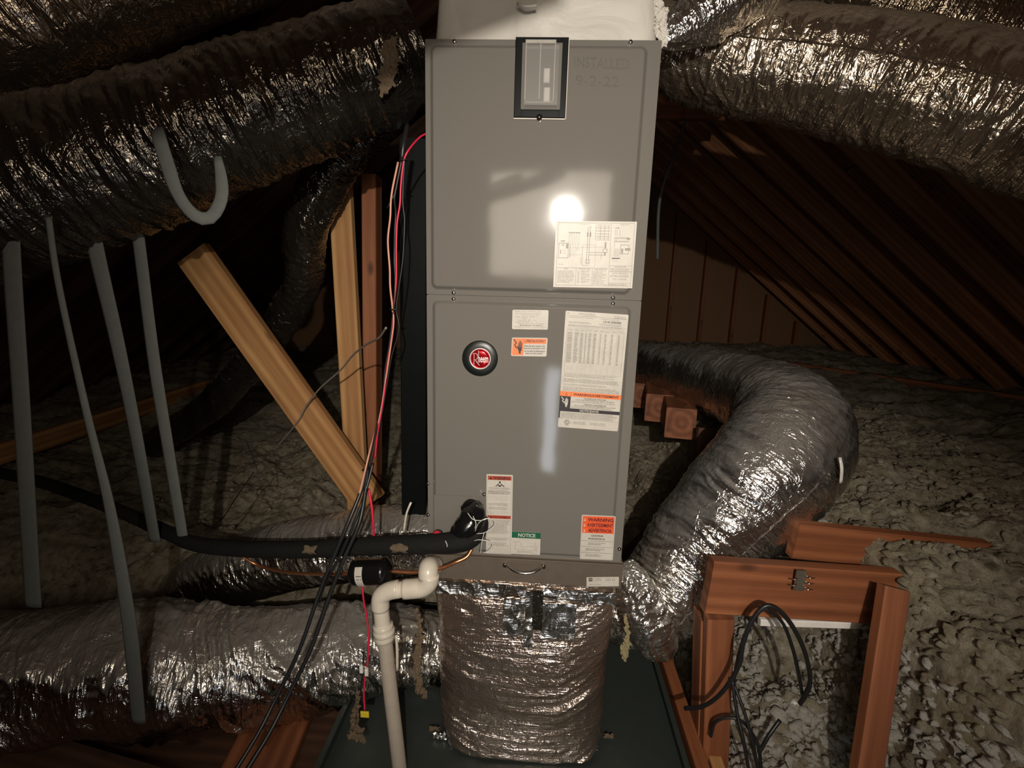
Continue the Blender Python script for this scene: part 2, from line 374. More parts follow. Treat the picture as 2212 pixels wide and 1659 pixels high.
def ribbon(name, ctrl, w_, material, face=(0, -1, 0), t_=0.0018, twist=None, parent=None):
    C = np.asarray(ctrl, float); L = np.linalg.norm(np.diff(C, axis=0), axis=1).sum(); n = max(8, int(L/0.015))
    P = spline(C, n); T = np.gradient(P, axis=0); T /= np.linalg.norm(T, axis=1)[:, None]; v = []; f = []; fc = np.array(face, float)
    for i, (p, t) in enumerate(zip(P, T)):
        nn = fc - t*np.dot(fc, t); nn /= np.linalg.norm(nn); sd = np.cross(t, nn)
        if twist:
            a = np.interp(i/(n-1), [q[0] for q in twist], [q[1] for q in twist]); sd, nn = sd*math.cos(a)+nn*math.sin(a), nn*math.cos(a)-sd*math.sin(a)
        W = w_ if not hasattr(w_, '__len__') else np.interp(i/(n-1), np.linspace(0, 1, len(w_)), w_)
        for k in range(7):
            e = (k-3)/3.0; v.append(p+sd*W/2*e+nn*(t_/2+0.004*(1-e*e)))
        for k in range(7):
            e = (3-k)/3.0; v.append(p+sd*W/2*e+nn*(-t_/2+0.004*(1-e*e)))
    for i in range(n-1):
        for k in range(14): f.append((i*14+k, i*14+(k+1) % 14, (i+1)*14+(k+1) % 14, (i+1)*14+k))
    f.append(tuple(reversed(range(14)))); f.append(tuple((n-1)*14+k for k in range(14)))
    return mesh(name, v, f, material, parent, True)
def lathe(name, prof, material, base, axis, parent=None, n=32):
    """prof (distance along axis, radius)"""
    ax = Vector(axis).normalized(); u = ax.orthogonal().normalized(); w2 = ax.cross(u); b = MB(); v = []; f = []
    for d, r in prof:
        for k in range(n):
            t = 2*math.pi*k/n; v.append(Vector(base)+ax*d+(u*math.cos(t)+w2*math.sin(t))*r)
    for i in range(len(prof)-1):
        for k in range(n): f.append((i*n+k, i*n+(k+1) % n, (i+1)*n+(k+1) % n, (i+1)*n+k))
    f.append(tuple(reversed(range(n)))); f.append(tuple((len(prof)-1)*n+k for k in range(n)))
    return mesh(name, v, f, material, parent, True)
# ------------------------------------------------------------------ the attic shell
RIDGE = (0.13, 3.68); LE = (-4.3, 0.25); RE = (4.29, 0.35); YN, YF = -2.35, 5.6
def roof(side, eave):
    n = Vector((eave[0]-RIDGE[0], 0, eave[1]-RIDGE[1])); L = n.length; n.normalize()
    up = Vector((-n.z, 0, n.x)) if side == 'left' else Vector((n.z, 0, -n.x)); up = up if up.z > 0 else -up
    r0 = Vector((RIDGE[0], 0, RIDGE[1])); e0 = Vector((eave[0], 0, eave[1]))
    b = MB(); q = [r0+up*0.03, e0+n*0.3+up*0.03, e0+n*0.3+up*0.05, r0+up*0.05]
    b.add([(p.x, YN, p.z) for p in q]+[(p.x, YF, p.z) for p in q], [(0,1,2,3),(7,6,5,4),(0,4,5,1),(1,5,6,2),(2,6,7,3),(3,7,4,0)])
    root = b.build('ceiling', M['deck']); tag(root, kind='structure')
    y = YN; row = 0
    while y < YF:
        y1 = min(y+1.22, YF); d = -0.02 if row % 2 else -1.22
        while d < L+0.3:
            a0, a1 = max(0, d), min(L+0.3, d+2.43)
            if a1 > a0:
                c0 = r0+n*a0+up*0.014; c1 = r0+n*a1+up*0.014
                board('panel', (c0.x, (y+y1)/2, c0.z), (c1.x, (y+y1)/2, c1.z), y1-y-0.006, 0.014, M['deck'], root, side=(0, 1, 0), bev=0.001)
            d += 2.44
        y = y1; row += 1
    y = -2.1
    while y < YF-0.05:
        c0 = r0+n*0.04-up*0.065; c1 = e0+n*0.2-up*0.065
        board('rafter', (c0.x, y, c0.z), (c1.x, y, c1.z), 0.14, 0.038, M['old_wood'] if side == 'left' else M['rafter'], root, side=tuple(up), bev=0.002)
        y += 0.46
    return root
roof('left', LE); roof('right', RE)
def gable(name, y0, y1, material, hole=None):
    pts = [(LE[0]-0.2, -0.1), (RE[0]+0.2, -0.1), (RE[0]+0.2, RE[1]), (RE[0], RE[1]), RIDGE, (LE[0], LE[1]), (LE[0]-0.2, LE[1])]
    b = MB()
    if not hole:
        k = len(pts); b.add([(x, y0, z) for x, z in pts]+[(x, y1, z) for x, z in pts], [tuple(range(k)), tuple(reversed(range(k, 2*k)))]+[(i, i+k, (i+1) % k+k, (i+1) % k) for i in range(k)])
    else:
        hx0, hx1, hz0, hz1 = hole
        b.box((LE[0]-0.2, y0, -0.1), (hx0, y1, 3.2)); b.box((hx1, y0, -0.1), (RE[0]+0.2, y1, 3.0)); b.box((hx0, y0, hz1), (hx1, y1, 3.6))
    return tag(b.build(name, material), kind='structure')
wb = gable('wall_back', YF, YF+0.05, M['wallboard'])
for x in np.arange(-2.8, 4.0, 0.41):
    zt = min(RIDGE[1]-(x-RIDGE[0])*0.80, LE[1]+(x-LE[0])*0.77)-0.15
    if zt > 0.4: board('stud', (x, YF-0.045, 0.0), (x, YF-0.045, zt), 0.038, 0.085, M['pine_red'], wb, side=(1, 0, 0))
wf = gable('wall_front', YN-0.02, YN+0.04, M['wallboard'], (DT[0]-0.01, DB[0]+0.01, -0.1, DT[2]+0.01))
fl = MB().box((LE[0]-0.3, YN, -0.09), (RE[0]+0.3, YF, -0.06)).build('floor', M['old_wood']); tag(fl, kind='structure')
tag(board('trim_1', atz(1385, 745, 0.58), atz(2260, 880, 0.62), 0.12, 0.04, M['pine_red'], side=(0, 0, 1)), kind='structure')
tag(board('lit_eave_strip', (-3.02, -1.5, 0.34), (-2.98, 3.6, 0.36), 0.12, 0.04, M['pine_lit'], side=(0, 0, 1)), kind='structure')  # pale board standing in for the lit strip of roof deck at the eave
# roof-truss webs between the doorway and the air handler; they shade the upper left ducts; an added baffle darkens the right roof
def shade_board(n, A, B, w_, e0=0.45, e1=0.15):
    L = np.array(BULB); p, q = (L+(at(*T)-L)*(0.78/(at(*T)[1]-L[1])) for T in (A, B)); d = q-p
    tag(board(n, p-d*e0, q+d*e1, w_, 0.02, M['old_wood'], side=(0, 0, 1)), kind='structure')
shade_board('trim_3', (0, 350, -.1), (1030, -15, .0), 0.056)
shade_board('trim_4', (0, 222, -.05), (575, 22, .0), 0.024)
shade_board('shade_baffle', (1830, 500, 3.2), (2300, 740, 2.2), 0.12, 0.0, 0.6)  # unseen baffle, no truss part, added to darken the far right roof
# ------------------------------------------------------------------ blown insulation
def sm(a, b, x):
    t = np.clip((x-a)/(b-a), 0, 1); return t*t*(3-2*t)
def height(x, y):
    left = 0.27*sm(-0.72, -1.15, x)*sm(0.10, 0.75, y)-0.05*sm(0.7, 0.1, y)
    slow = 0.10+0.20*sm(0.5, 1.6, y)+0.27*sm(1.5, 3.2, y)
    mk = np.where(y < 0.30, sm(0.93, 1.06, x), sm(0.80, 0.98, x))
    right = slow*(1-mk)+0.655*mk
    right = right*sm(0.56, 0.66, x)
    mid = (0.16+0.25*sm(1.0, 3.5, y))*sm(0.65, 0.85, y)
    h = np.where(x < 0, np.maximum(left, mid), np.maximum(right, mid))
    bare = sm(-0.80, -0.72, x)*sm(0.66, 0.60, x)*sm(0.75, 0.66, y)
    return h*(1-bare)-0.055*bare - 0.02*sm(-0.9, -1.2, y)
def insulation():
    def axis(a, b, c, d, f, g): return np.r_[np.arange(a, b, g), np.arange(b, c, f), np.arange(c, d, g)]
    X = axis(-4.4, -1.8, 2.1, 4.5, 0.011, 0.04); Y = axis(-2.3, -0.7, 2.0, 5.6, 0.011, 0.04)
    gx, gy = np.meshgrid(X, Y); z = height(gx, gy); o = gx*0
    rough = np.clip(z/0.06, 0, 1)
    wx = gx+pn(gx*5, gy*5, o, seed=30)*0.08; wy = gy+pn(gx*5, gy*5, o+3, seed=31)*0.08
    n = pn(wx*4, wy*4, o, seed=20)*0.085+pn(wx*11, wy*11, o, seed=21)*0.040+np.abs(pn(wx*19, wy*19, o, seed=22))*0.045+np.abs(pn(wx*38, wy*38, o, seed=23))*0.022
    z = z+n*rough-0.03*rough
    V = np.stack([gx+pn(gx*20, gy*20, o, seed=25)*0.01, gy, z], -1).reshape(-1, 3); nx, ny = len(X), len(Y)
    i = np.arange(ny-1)[:, None]*nx; k = np.arange(nx-1)[None, :]
    F = np.stack([i+k, i+k+1, i+nx+k+1, i+nx+k], -1).reshape(-1, 4)
    # open the bare strip round the air handler
    c = V[F].mean(1); keep = (c[:, 0] > -4.2) & (c[:, 0] < 3.96) & (c[:, 1] < YF) & ~((c[:, 0] < 0.56) & (c[:, 1] < 0.02)) & ~((c[:, 0] > -0.70) & (c[:, 0] < 0.56) & (c[:, 1] < 0.60))
    o = mesh('blown_insulation', V, F[keep], M['fluff'], None, True)
    return tag(o, 'pale loose blown insulation covering the attic floor around the joists', 'insulation', kind='stuff'), V, z
_, IV, IZ = insulation()
def clumps():
    phi = (1+5**0.5)/2; g = [(-1,phi,0),(1,phi,0),(-1,-phi,0),(1,-phi,0),(0,-1,phi),(0,1,phi),(0,-1,-phi),(0,1,-phi),(phi,0,-1),(phi,0,1),(-phi,0,-1),(-phi,0,1)]
    fa = [(0,11,5),(0,5,1),(0,1,7),(0,7,10),(0,10,11),(1,5,9),(5,11,4),(11,10,2),(10,7,6),(7,1,8),(3,9,4),(3,4,2),(3,2,6),(3,6,8),(3,8,9),(4,9,5),(2,4,11),(6,2,10),(8,6,7),(9,8,1)]
    base = [Vector(v).normalized() for v in g]; mid = {}; f2 = []
    def mp(a, b):
        k = (min(a, b), max(a, b))
        if k not in mid: base.append(((base[a]+base[b])/2).normalized()); mid[k] = len(base)-1
        return mid[k]
    for a, b, c in fa:
        x, y, z = mp(a, b), mp(b, c), mp(c, a); f2 += [(a, x, z), (b, y, x), (c, z, y), (x, y, z)]
    B = np.array([tuple(v) for v in base]); F0 = np.array(f2); rs = np.random.RandomState(5); Vs = []; Fs = []; cnt = 0
    zones = [(0.60, 1.02, -0.5, 0.85, 5200, 0.019), (0.95, 1.9, -0.35, 0.75, 3600, 0.019), (0.6, 2.2, 0.6, 2.0, 4000, 0.020), (-1.9, -0.75, 0.5, 2.0, 1500, 0.018)]
    for zi, (x0, x1, y0, y1, n, sz) in enumerate(zones):
        if zi < 2: Vs, Fs, cnt = [], [], 0
        px = rs.uniform(x0, x1, n); py = rs.uniform(y0, y1, n); h = height(px, py); o = px*0
        wx = px+pn(px*5, py*5, o, seed=30)*0.08; wy = py+pn(px*5, py*5, o+3, seed=31)*0.08; hz = h-0.02+pn(wx*4, wy*4, o, seed=20)*0.085+pn(wx*11, wy*11, o, seed=21)*0.04
        for a, b, z in zip(px, py, hz):
            s = sz*rs.uniform(0.35, 1.0)**1.3; M3 = rs.normal(size=(3, 3))*0.22+np.eye(3)
            v = (B*(1+rs.uniform(-1, 1, (len(B), 1))*(0.50 if zi == 0 else 0.32)))@M3*s*(1, 1, 0.7)+np.array([a, b, z+rs.uniform(-0.035, 0.004)])
            Vs.append(v); Fs.append(F0+cnt*len(B)); cnt += 1
        if zi == 0: tag(mesh('insulation_tufts', np.vstack(Vs), np.vstack(Fs), M['whitefluff'], None, True), 'white fluffy insulation tufts in the pit below the thick reddish beam', 'insulation', kind='stuff')
    tag(mesh('insulation_tufts', np.vstack(Vs), np.vstack(Fs), M['fluff'], None, True), 'yellowish tufts lying on the higher blown insulation', 'insulation', kind='stuff')
clumps()
exec_order = True
#@@MORE
# ------------------------------------------------------------------ air handler
W2, ZB, ZT, DEP = 0.2667, 0.65, 1.933, 0.56
ah = empty('air_handler', (0, 0.28, ZB), 'tall grey sheet-metal air handler standing upright over the foil-wrapped box', 'air handler')
MB().box((-W2, 0.004, ZB), (W2, DEP, ZT), 0, 0.003).build('casing', M['paint'], ah)
ZS = at(1150, 643, 0)[2]
def panel(name, x0, x1, z0, z1, ix0, ix1, iz0, iz1, h=0.011, bev=0.012, rc=0.016, openb=False):
    """flat flange with a pressed-out rounded field"""
    def rr(x0, x1, z0, z1, r, k=7):
        p = []
        for cx, cz, a0 in ((x1-r, z1-r, 0), (x0+r, z1-r, 90), (x0+r, z0+r, 180), (x1-r, z0+r, 270)):
            for i in range(k): a = math.radians(a0+90*i/(k-1)); p.append((cx+r*math.cos(a), cz+r*math.sin(a)))
        return p
    loops = [(rr(x0, x1, z0, z1, 0.0015), 0.006), (rr(x0, x1, z0, z1, 0.0015), 0.0), (rr(ix0, ix1, iz0, iz1, rc), 0.0)]
    for i in range(1, 7):
        t = i/6; e = bev*t; y = -h*(0.5-0.5*math.cos(math.pi*t)); loops.append((rr(ix0+e, ix1-e, iz0+e, iz1-e, max(rc-e*0.6, 0.004)), y))
    n = len(loops[0][0]); v = []; f = []
    for lp, y in loops: v += [(x, y, z) for x, z in lp]
    for i in range(len(loops)-1):
        for k in range(n): f.append((i*n+k, i*n+(k+1) % n, (i+1)*n+(k+1) % n, (i+1)*n+k))
    f.append(tuple(range((len(loops)-1)*n, len(loops)*n)))
    o = mesh(name, v, [tuple(reversed(q)) for q in f], M['paint'], ah)
    for i, pl in enumerate(o.data.polygons): pl.use_smooth = 2*n <= i < len(f)-1
    return o
up_p = panel('upper_panel', -W2, W2, ZS+0.001, ZT-0.001, -W2+0.010, W2-0.028, ZS+0.012, ZT-0.012)
lo_p = panel('lower_panel', -W2, W2, ZB+0.002, ZS-0.001, -W2+0.013, W2-0.022, ZB+0.010, ZS-0.011, h=0.010)
YP = -0.0112; YL = -0.0102
# lower-left cover plate with a rounded corner
a = at(938, 1068, YL); b_ = at(1036, 1082, YL)
v = []; x0, x1, z1, z0 = a[0], b_[0], a[2], ZB+0.012; r = 0.022
prof = [(x0, z0), (x1, z0), (x1, z1-r)]+[(x1-r+r*math.cos(t), z1-r+r*math.sin(t)) for t in np.linspace(0, math.pi/2, 7)]+[(x0, z1)]
k = len(prof)
b = MB().add([(x, YL-0.0012, z) for x, z in prof]+[(x, YL+0.001, z) for x, z in prof], [tuple(range(k))]+[(i, i+k, (i+1) % k+k, (i+1) % k) for i in range(k)], 0)
b.build('pipe_cover_plate', M['paint'], ah)
gv = [(x*1.0, YL-0.0007, z) for x, z in prof[2:]]; MB().tube([tuple(Vector(p)+Vector((0.0006, 0, 0.0006))) for p in gv], 0.0009, 6).build('plate_seam', M['gap'], ah)
def screw(px, py, Y, parent, r=0.0045, zs=None):
    p = at(px, py, Y)
    return lathe('screw', [(0, r*1.25), (0.0008, r*1.25), (0.0012, r), (0.0035, r*0.95), (0.0045, r*0.6), (0.0047, 0.0004)], M['chrome'], p, (0, -1, 0), parent, 12)
for px, py in ((982, 90), (1362, 91), (980, 632), (1324, 643)): screw(px, py, 0.0, up_p)
for px, py in ((980, 646), (1324, 656), (925, 1044), (925, 1112), (1046, 1068), (1338, 1186)): screw(px, py, 0.0 if px in (980, 1324, 925, 1338) else YL, lo_p)
# breaker window on the upper panel
bw = empty('breaker_window', at(1167, 171, YP), None, None); bw.parent = ah; bw.location = Vector(bw.location)-Vector(ah.location)
fa, fb = at(1114, 86, YP-0.004), at(1221, 255, YP-0.004)
fx0, fx1, fz0, fz1 = fa[0], fb[0], fb[2], ZT-0.002
ca, cb = at(1129, 94, YP-0.01), at(1209, 238, YP-0.01)
cx0, cx1, cz0, cz1 = ca[0], cb[0], cb[2], ca[2]
b = MB()
for q in (((fx0, YP-0.005, fz0), (cx0+0.003, YP+0.002, fz1)), ((cx1-0.003, YP-0.005, fz0), (fx1, YP+0.002, fz1)), ((cx0, YP-0.005, fz0), (cx1, YP+0.002, cz0+0.004)), ((cx0, YP-0.005, cz1-0.004), (cx1, YP+0.002, fz1))): b.box(*q, 0, 0.0012)
b.box((cx0, YP-0.001, cz0), (cx1, YP+0.002, cz1))
b.build('frame', M['blackplastic'], bw)
MB().box((fx1, YP-0.0045, fz0-0.002), (fx1+0.0016, YP+0.001, fz1)).box((fx0, YP-0.0045, fz0-0.0035), (fx1, YP+0.001, fz0-0.001)).build('gasket', M['paper'], bw)
b = MB().box((cx0, YP-0.022, cz0), (cx1, YP-0.001, cz1), 0, 0.007); b.build('clear_cover', M['frost'], bw)
b = MB()
for u in (0.10, 0.46, 0.82):
    x = cx0+(cx1-cx0)*u; b.box((x-0.0011, YP-0.0245, cz0+0.018), (x+0.0011, YP-0.0215, cz1-0.003), 0, 0.0005)
xa, xb = cx0+(cx1-cx0)*0.10, cx0+(cx1-cx0)*0.82
b.tube([(xa+0.006*(1-math.cos(t)), YP-0.0225, cz0+0.018-0.006*math.sin(t)) for t in np.linspace(0, math.pi/2, 6)]+[(xb-0.006*(1-math.sin(t)), YP-0.0225, cz0+0.018-0.006*math.cos(t)) for t in np.linspace(0, math.pi/2, 6)], 0.0013, 6)
b.box((xa-0.002, YP-0.0215, cz1-0.004), (xb+0.002, YP-0.012, cz1+0.004), 0, 0.001)
b.build('cover_rib', M['frostrib'], bw)
for zc_ in (165, 206):
    p = at(1181, zc_, YP-0.006); b = MB().box((p[0]-0.007, YP-0.013, p[2]-0.015), (p[0]+0.007, YP-0.002, p[2]+0.015), 0, 0.002); b.build('breaker_switch', M['white'], bw)
p = at(1165, 255, YP); lathe('screw', [(0, 0.007), (0.005, 0.007), (0.0055, 0.0045), (0.008, 0.004), (0.0095, 0.0005)], M['chrome'], p, (0, -1, 0), bw, 14)
# ------------------------------------------------------------------ printing
def glyphs(txt, bold=0.0):
    cu = bpy.data.curves.new('t', 'FONT'); cu.body = txt; cu.size = 1; cu.resolution_u = 2; cu.offset = bold
    ob = bpy.data.objects.new('t', cu); COL.objects.link(ob); me = ob.to_mesh()
    v = np.array([tuple(q.co)[:2] for q in me.vertices]) if len(me.vertices) else np.zeros((0, 2)); f = [tuple(q.vertices) for q in me.polygons]
    ob.to_mesh_clear(); bpy.data.objects.remove(ob); bpy.data.curves.remove(cu); return v, f
class Sticker:
    """flat label on a vertical face; u to the right, v downwards, both 0..1"""
    def __init__(s, name, tl, tr, bl, Y, parent, paper='paper', rc=0.003, label=None):
        s.o = np.array(at(*tl, Y)); s.U = np.array(at(*tr, Y))-s.o; s.V = np.array(at(*bl, Y))-s.o
        s.w, s.h = np.linalg.norm(s.U), np.linalg.norm(s.V); s.Y = Y; s.mb = MB(); s.mats = []; s.lay = 0.0005
        k = rc; ru, rv = k/s.w, k/s.h; p = []
        for cu, cv, a0 in ((ru, rv, 180), (1-ru, rv, 270), (1-ru, 1-rv, 0), (ru, 1-rv, 90)):
            for i in range(5): a = math.radians(a0+22.5*i); p.append((cu+ru*math.cos(a), cv+rv*math.sin(a)))
        n = len(p); v = [s.P(u, q, 0.0004) for u, q in p]+[s.P(u, q, -0.0002) for u, q in p]
        s.base = mesh(name, v, [tuple(range(n))]+[(i, i+n, (i+1) % n+n, (i+1) % n) for i in range(n)], M[paper], parent)
        if label: s.base['label'] = label
    def P(s, u, v, off): q = s.o+s.U*u+s.V*v; return (q[0], s.Y-off, q[2])
    def mi(s, m):
        if m not in s.mats: s.mats.append(m)
        return s.mats.index(m)
    def poly(s, pts, m, z=1):
        s.mb.add([s.P(u, v, 0.0004+0.00025*z) for u, v in pts], [tuple(range(len(pts)))], s.mi(m)); return s
    def rect(s, u0, v0, u1, v1, m, z=1): return s.poly([(u0, v0), (u1, v0), (u1, v1), (u0, v1)], m, z)
    def line(s, u0, v0, u1, v1, m='ink', t=0.0004, z=2):
        du, dv = (u1-u0)*s.w, (v1-v0)*s.h; L = math.hypot(du, dv) or 1; a, b = -dv/L*t/s.w, du/L*t/s.h
        return s.poly([(u0+a, v0+b), (u1+a, v1+b), (u1-a, v1-b), (u0-a, v0-b)], m, z)
    def frame(s, u0, v0, u1, v1, m='ink', t=0.0004):
        s.line(u0, v0, u1, v0, m, t).line(u1, v0, u1, v1, m, t).line(u1, v1, u0, v1, m, t).line(u0, v1, u0, v0, m, t); return s
    def text(s, txt, u0, v0, u1, v1, m='ink', bold=0.0, z=3, fill=True):
        v, f = glyphs(txt, bold)
        if not len(v): return s
        lo, hi = v.min(0), v.max(0); lo[1] = min(lo[1], 0.0) if not txt.isupper() else lo[1]
        sx = (u1-u0)/(hi[0]-lo[0]); sy = (v1-v0)/(hi[1]-lo[1])
        if not fill: sx = min(sx, sy*s.h/s.w)
        s.mb.add([s.P(u0+(x-lo[0])*sx, v1-(y-lo[1])*sy, 0.0004+0.00025*z) for x, y in v], f, s.mi(m)); return s
    def lines(s, u0, v0, u1, v1, n, m='inkgrey', fillf=0.5, ragged=0.25, words=True):
        h = (v1-v0)/n
        for i in range(n):
            y0 = v0+h*i+h*(1-fillf)/2; y1 = y0+h*fillf; x = u0; e = u1-(u1-u0)*ragged*rnd.random()
            while x < e:
                L = rnd.uniform(0.003, 0.011)/s.w if words else e-x; x1 = min(x+L, e)
                s.rect(x, y0+h*fillf*0.25*rnd.random(), x1, y1-h*fillf*0.15*rnd.random(), m); x = x1+0.0011/s.w
        return s
    def done(s): s.mb.build('printing', [M[k] for k in s.mats], s.base); return s.base
# stickers are children of the air handler, their printing is a sub-part
st = Sticker('wiring_diagram_label', (1201, 477), (1376, 479), (1195, 620), YP, ah, rc=0.0006)
st.frame(.03, .025, .975, .965, 'inkgrey', .0004); st.line(.03, .70, .68, .70, 'inkgrey'); st.line(.69, .03, .695, .965, 'inkgrey'); st.line(.28, .70, .28, .965, 'inkgrey'); st.line(.485, .70, .49, .965, 'inkgrey')
st.line(.695, .66, .975, .66, 'inkgrey').line(.695, .75, .975, .75, 'inkgrey').line(.695, .925, .975, .925, 'inkgrey').line(.51, .32, .51, .70, 'inklight')
st.text('NOTES', .125, .705, .18, .725, 'inkgrey').text('COMPONENT CODES', .31, .705, .455, .725, 'inkgrey').text('WIRING INFORMATION', .51, .71, .665, .73, 'inkgrey').text('WIRE COLOR CODE', .76, .668, .90, .688, 'inkgrey')
st.lines(.045, .74, .27, .93, 9, 'inkgrey', .45, .3).lines(.30, .74, .33, .93, 13, 'inkgrey', .5, .1).lines(.345, .735, .47, .93, 13, 'inkgrey', .5, .55).lines(.50, .74, .67, .955, 11, 'inkgrey', .4, .4)
st.lines(.71, .695, .96, .745, 3, 'inkgrey', .5, .1); st.text('ELECTRICAL WIRING DIAGRAM', .74, .765, .93, .785, 'inkgrey').text('ELECTRICAL AIR HANDLER', .715, .80, .945, .83, 'inkgrey').text('COOL  X-13 MOTOR', .745, .85, .92, .875, 'inkgrey').lines(.70, .935, .96, .96, 1, 'inkgrey')
for i in range(7): st.line(.175+.021*i, .175, .175+.021*i, .33+.02*i, 'inkgrey', .00028); st.rect(.17+.021*i, .165, .182+.021*i, .18, 'ink')
st.frame(.05, .33, .17, .55, 'inkgrey', .0006).rect(.14, .34, .165, .41, 'inkgrey').rect(.085, .345, .12, .37, 'inklight').rect(.068, .43, .08, .49, 'inkgrey').rect(.07, .29, .125, .305, 'inkgrey').line(.10, .30, .10, .33, 'inkgrey')
for i in range(5): st.line(.185, .40+.03*i, .30-.01*i, .40+.03*i, 'inkgrey', .00025); st.line(.09, .43+.015*i, .15, .43+.015*i, 'inklight', .0002)
st.line(.19, .345, .19, .55, 'inkgrey', .0006)
for x in (.405, .43): st.line(x, .10, x, .64, 'ink', .00035)
st.rect(.395, .165, .41, .23, 'inkgrey').rect(.43, .165, .445, .23, 'inkgrey').frame(.395, .57, .445, .625, 'inkgrey').text('1 2 3', .40, .08, .445, .095, 'ink')
for y in (.465, .50): st.line(.43, y, .61, y, 'inkgrey', .0005)
st.line(.32, .39, .62, .38, 'inklight').line(.33, .35, .52, .35, 'inklight').line(.35, .50, .35, .66, 'inkgrey').line(.35, .66, .43, .66, 'inkgrey').line(.345, .37, .345, .50, 'inkgrey').line(.345, .50, .19, .50, 'inklight').line(.335, .53, .335, .645, 'inkgrey')
for i in range(6): st.line(.50, .05+.045*i, .685, .05+.045*i, 'inkgrey', .0003)
for x in (.50, .56, .61, .66): st.line(x, .06, x, .275, 'inkgrey', .0004)
st.lines(.52, .055, .68, .27, 6, 'inklight', .3, .2)
st.frame(.605, .41, .655, .46, 'inkgrey', .0006).rect(.62, .31, .642, .40, 'inkgrey').rect(.62, .465, .64, .51, 'inkgrey').line(.59, .49, .58, .56, 'inkgrey')
st.text('1.0.8', .735, .085, .785, .105, 'ink')
for x in (.745, .765, .80): st.line(x, .12, x, .21, 'inkgrey', .0004)
for y in (.235, .25, .29, .30): st.line(.74, y, .92, y, 'inkgrey', .0004)
st.line(.74, .235, .74, .38, 'inkgrey').line(.76, .25, .76, .29, 'inkgrey').line(.94, .31, .94, .41, 'inklight').frame(.82, .345, .92, .48, 'inkgrey', .0006).rect(.83, .40, .855, .47, 'inkgrey').rect(.875, .39, .945, .43, 'inkgrey').rect(.89, .24, .93, .27, 'inkgrey')
for i in range(8): st.line(.745+.009*i, .40, .745+.009*i, .52, 'inkgrey', .0002)
st.rect(.72, .54, .82, .555, 'ink').lines(.735, .575, .82, .60, 1, 'inklight').lines(.30, .04, .43, .055, 1, 'inklight').lines(.80, .04, .93, .055, 1, 'inkgrey').lines(.05, .64, .12, .655, 1, 'inkgrey')
st.done()
st = Sticker('rating_label', (1107, 669), (1185, 670), (1106, 711), YL, ah, rc=0.003)
for i, (t, a_, b2) in enumerate((('RHEEM SALES COMPANY, INC.', .08, .80), ('Acondicionador de Aire Central', .09, .80), ('Modelo:   RH1T4221STANJ', .24, .72), ('Tension Nominal:   208/230  V', .08, .70), ('Fases:     1', .26, .50), ('Frecuencia:  60      Hz', .16, .66), ('Corriente Nominal:   3.2      A', .08, .70), ('Requiere Tierra Fisica', .18, .88), ('ENSAMBLADO EN MEXICO', .22, .85), ('Lea Manual de Instalacion y Operacion Manual', .07, .96))):
    st.text(t, a_, .055+.088*i, b2, .055+.088*i+.062, 'inkgrey' if i not in (8,) else 'ink')
st.lines(.76, .93, .93, .96, 1, 'inklight', .8); st.done()
def hand(st, cu, cv, su, sv, m, z=3):
    P = lambda pts: st.poly([(cu+x*su, cv+y*sv) for x, y in pts], m, z)
    P([(-.32, .08), (.30, .08), (.30, .42), (.12, .72), (.16, 1.0), (-.20, 1.0), (-.20, .72), (-.38, .35)])
    for x, t in ((-.28, -.62), (-.10, -.92), (.08, -.84), (.25, -.62)): P([(x-.07, .10), (x-.06, t), (x, t-.08), (x+.06, t), (x+.075, .10)])
    P([(-.36, .40), (-.62, -.10), (-.54, -.20), (-.44, -.14), (-.30, .18)])
def bolt(st, cu, cv, su, sv, m, z=3):
    for a_, b2 in (((-.5, -1), (.35, -.25)), ((.35, -.25), (-.15, .15)), ((-.15, .15), (.5, .9))): st.line(cu+a_[0]*su, cv+a_[1]*sv, cu+b2[0]*su, cv+b2[1]*sv, m, .0012, z)
st = Sticker('caution_label', (1106, 729), (1183, 730), (1104, 769), YL, ah, rc=0.003)
st.rect(.025, .05, .345, .95, 'orange').rect(.345, .05, .97, .325, 'orange').line(.345, .05, .345, .325, 'darkrust', .0002)
hand(st, .245, .50, .16, .36, 'ink'); bolt(st, .10, .35, .10, .26, 'ink')
st.text('¡ PRECAUCION !', .375, .10, .93, .285, 'darkrust', .03)
for i, t in enumerate(('Antes de tener acceso a los', 'dispositivos terminales, todos', 'los circuitos de alimentacion', 'deben ser interrumpidos.')): st.text(t, (.36, .355, .365, .40)[i], .385+.138*i, (.935, .95, .95, .90)[i], .49+.138*i, 'ink', .012)
st.done()
st = Sticker('data_label', (1222, 671), (1358, 680), (1205, 922), YL, ah, rc=0.003)
st.frame(.05, .118, .985, .115, 'inklight', .0003)
st.text('MODEL', .03, .012, .07, .022, 'inkgrey').text('AIR HANDLER / UNITE DE TRAITEMENT D AIR', .21, .012, .47, .022, 'inkgrey').text('MADE IN MEXICO', .30, .026, .50, .034, 'inkgrey').lines(.78, .018, .97, .042, 2, 'inkgrey', .5, .1).line(.02, .036, .98, .040, 'inkgrey', .0003)
st.text('MODEL/MODELE  RH1T4221STANJ', .06, .045, .44, .055, 'inkgrey').lines(.57, .048, .88, .056, 1, 'inkgrey').lines(.06, .082, .43, .10, 2, 'inkgrey', .5, .1).lines(.55, .085, .90, .105, 2, 'inkgrey', .5, .1)
for i in range(34): st.rect(.61+.0085*i, .064, .61+.0085*i+rnd.choice((.002, .0045, .006)), .080, 'ink')
st.lines(.06, .108, .95, .132, 3, 'inkgrey', .45, .1)
st.frame(.04, .14, .96, .52, 'inkgrey', .0003)
cols = (.04, .155, .25, .325, .38, .46, .56, .64, .74, .85, .96)
for x in cols[1:-1]: st.line(x, .14, x, .52, 'inklight', .0003)
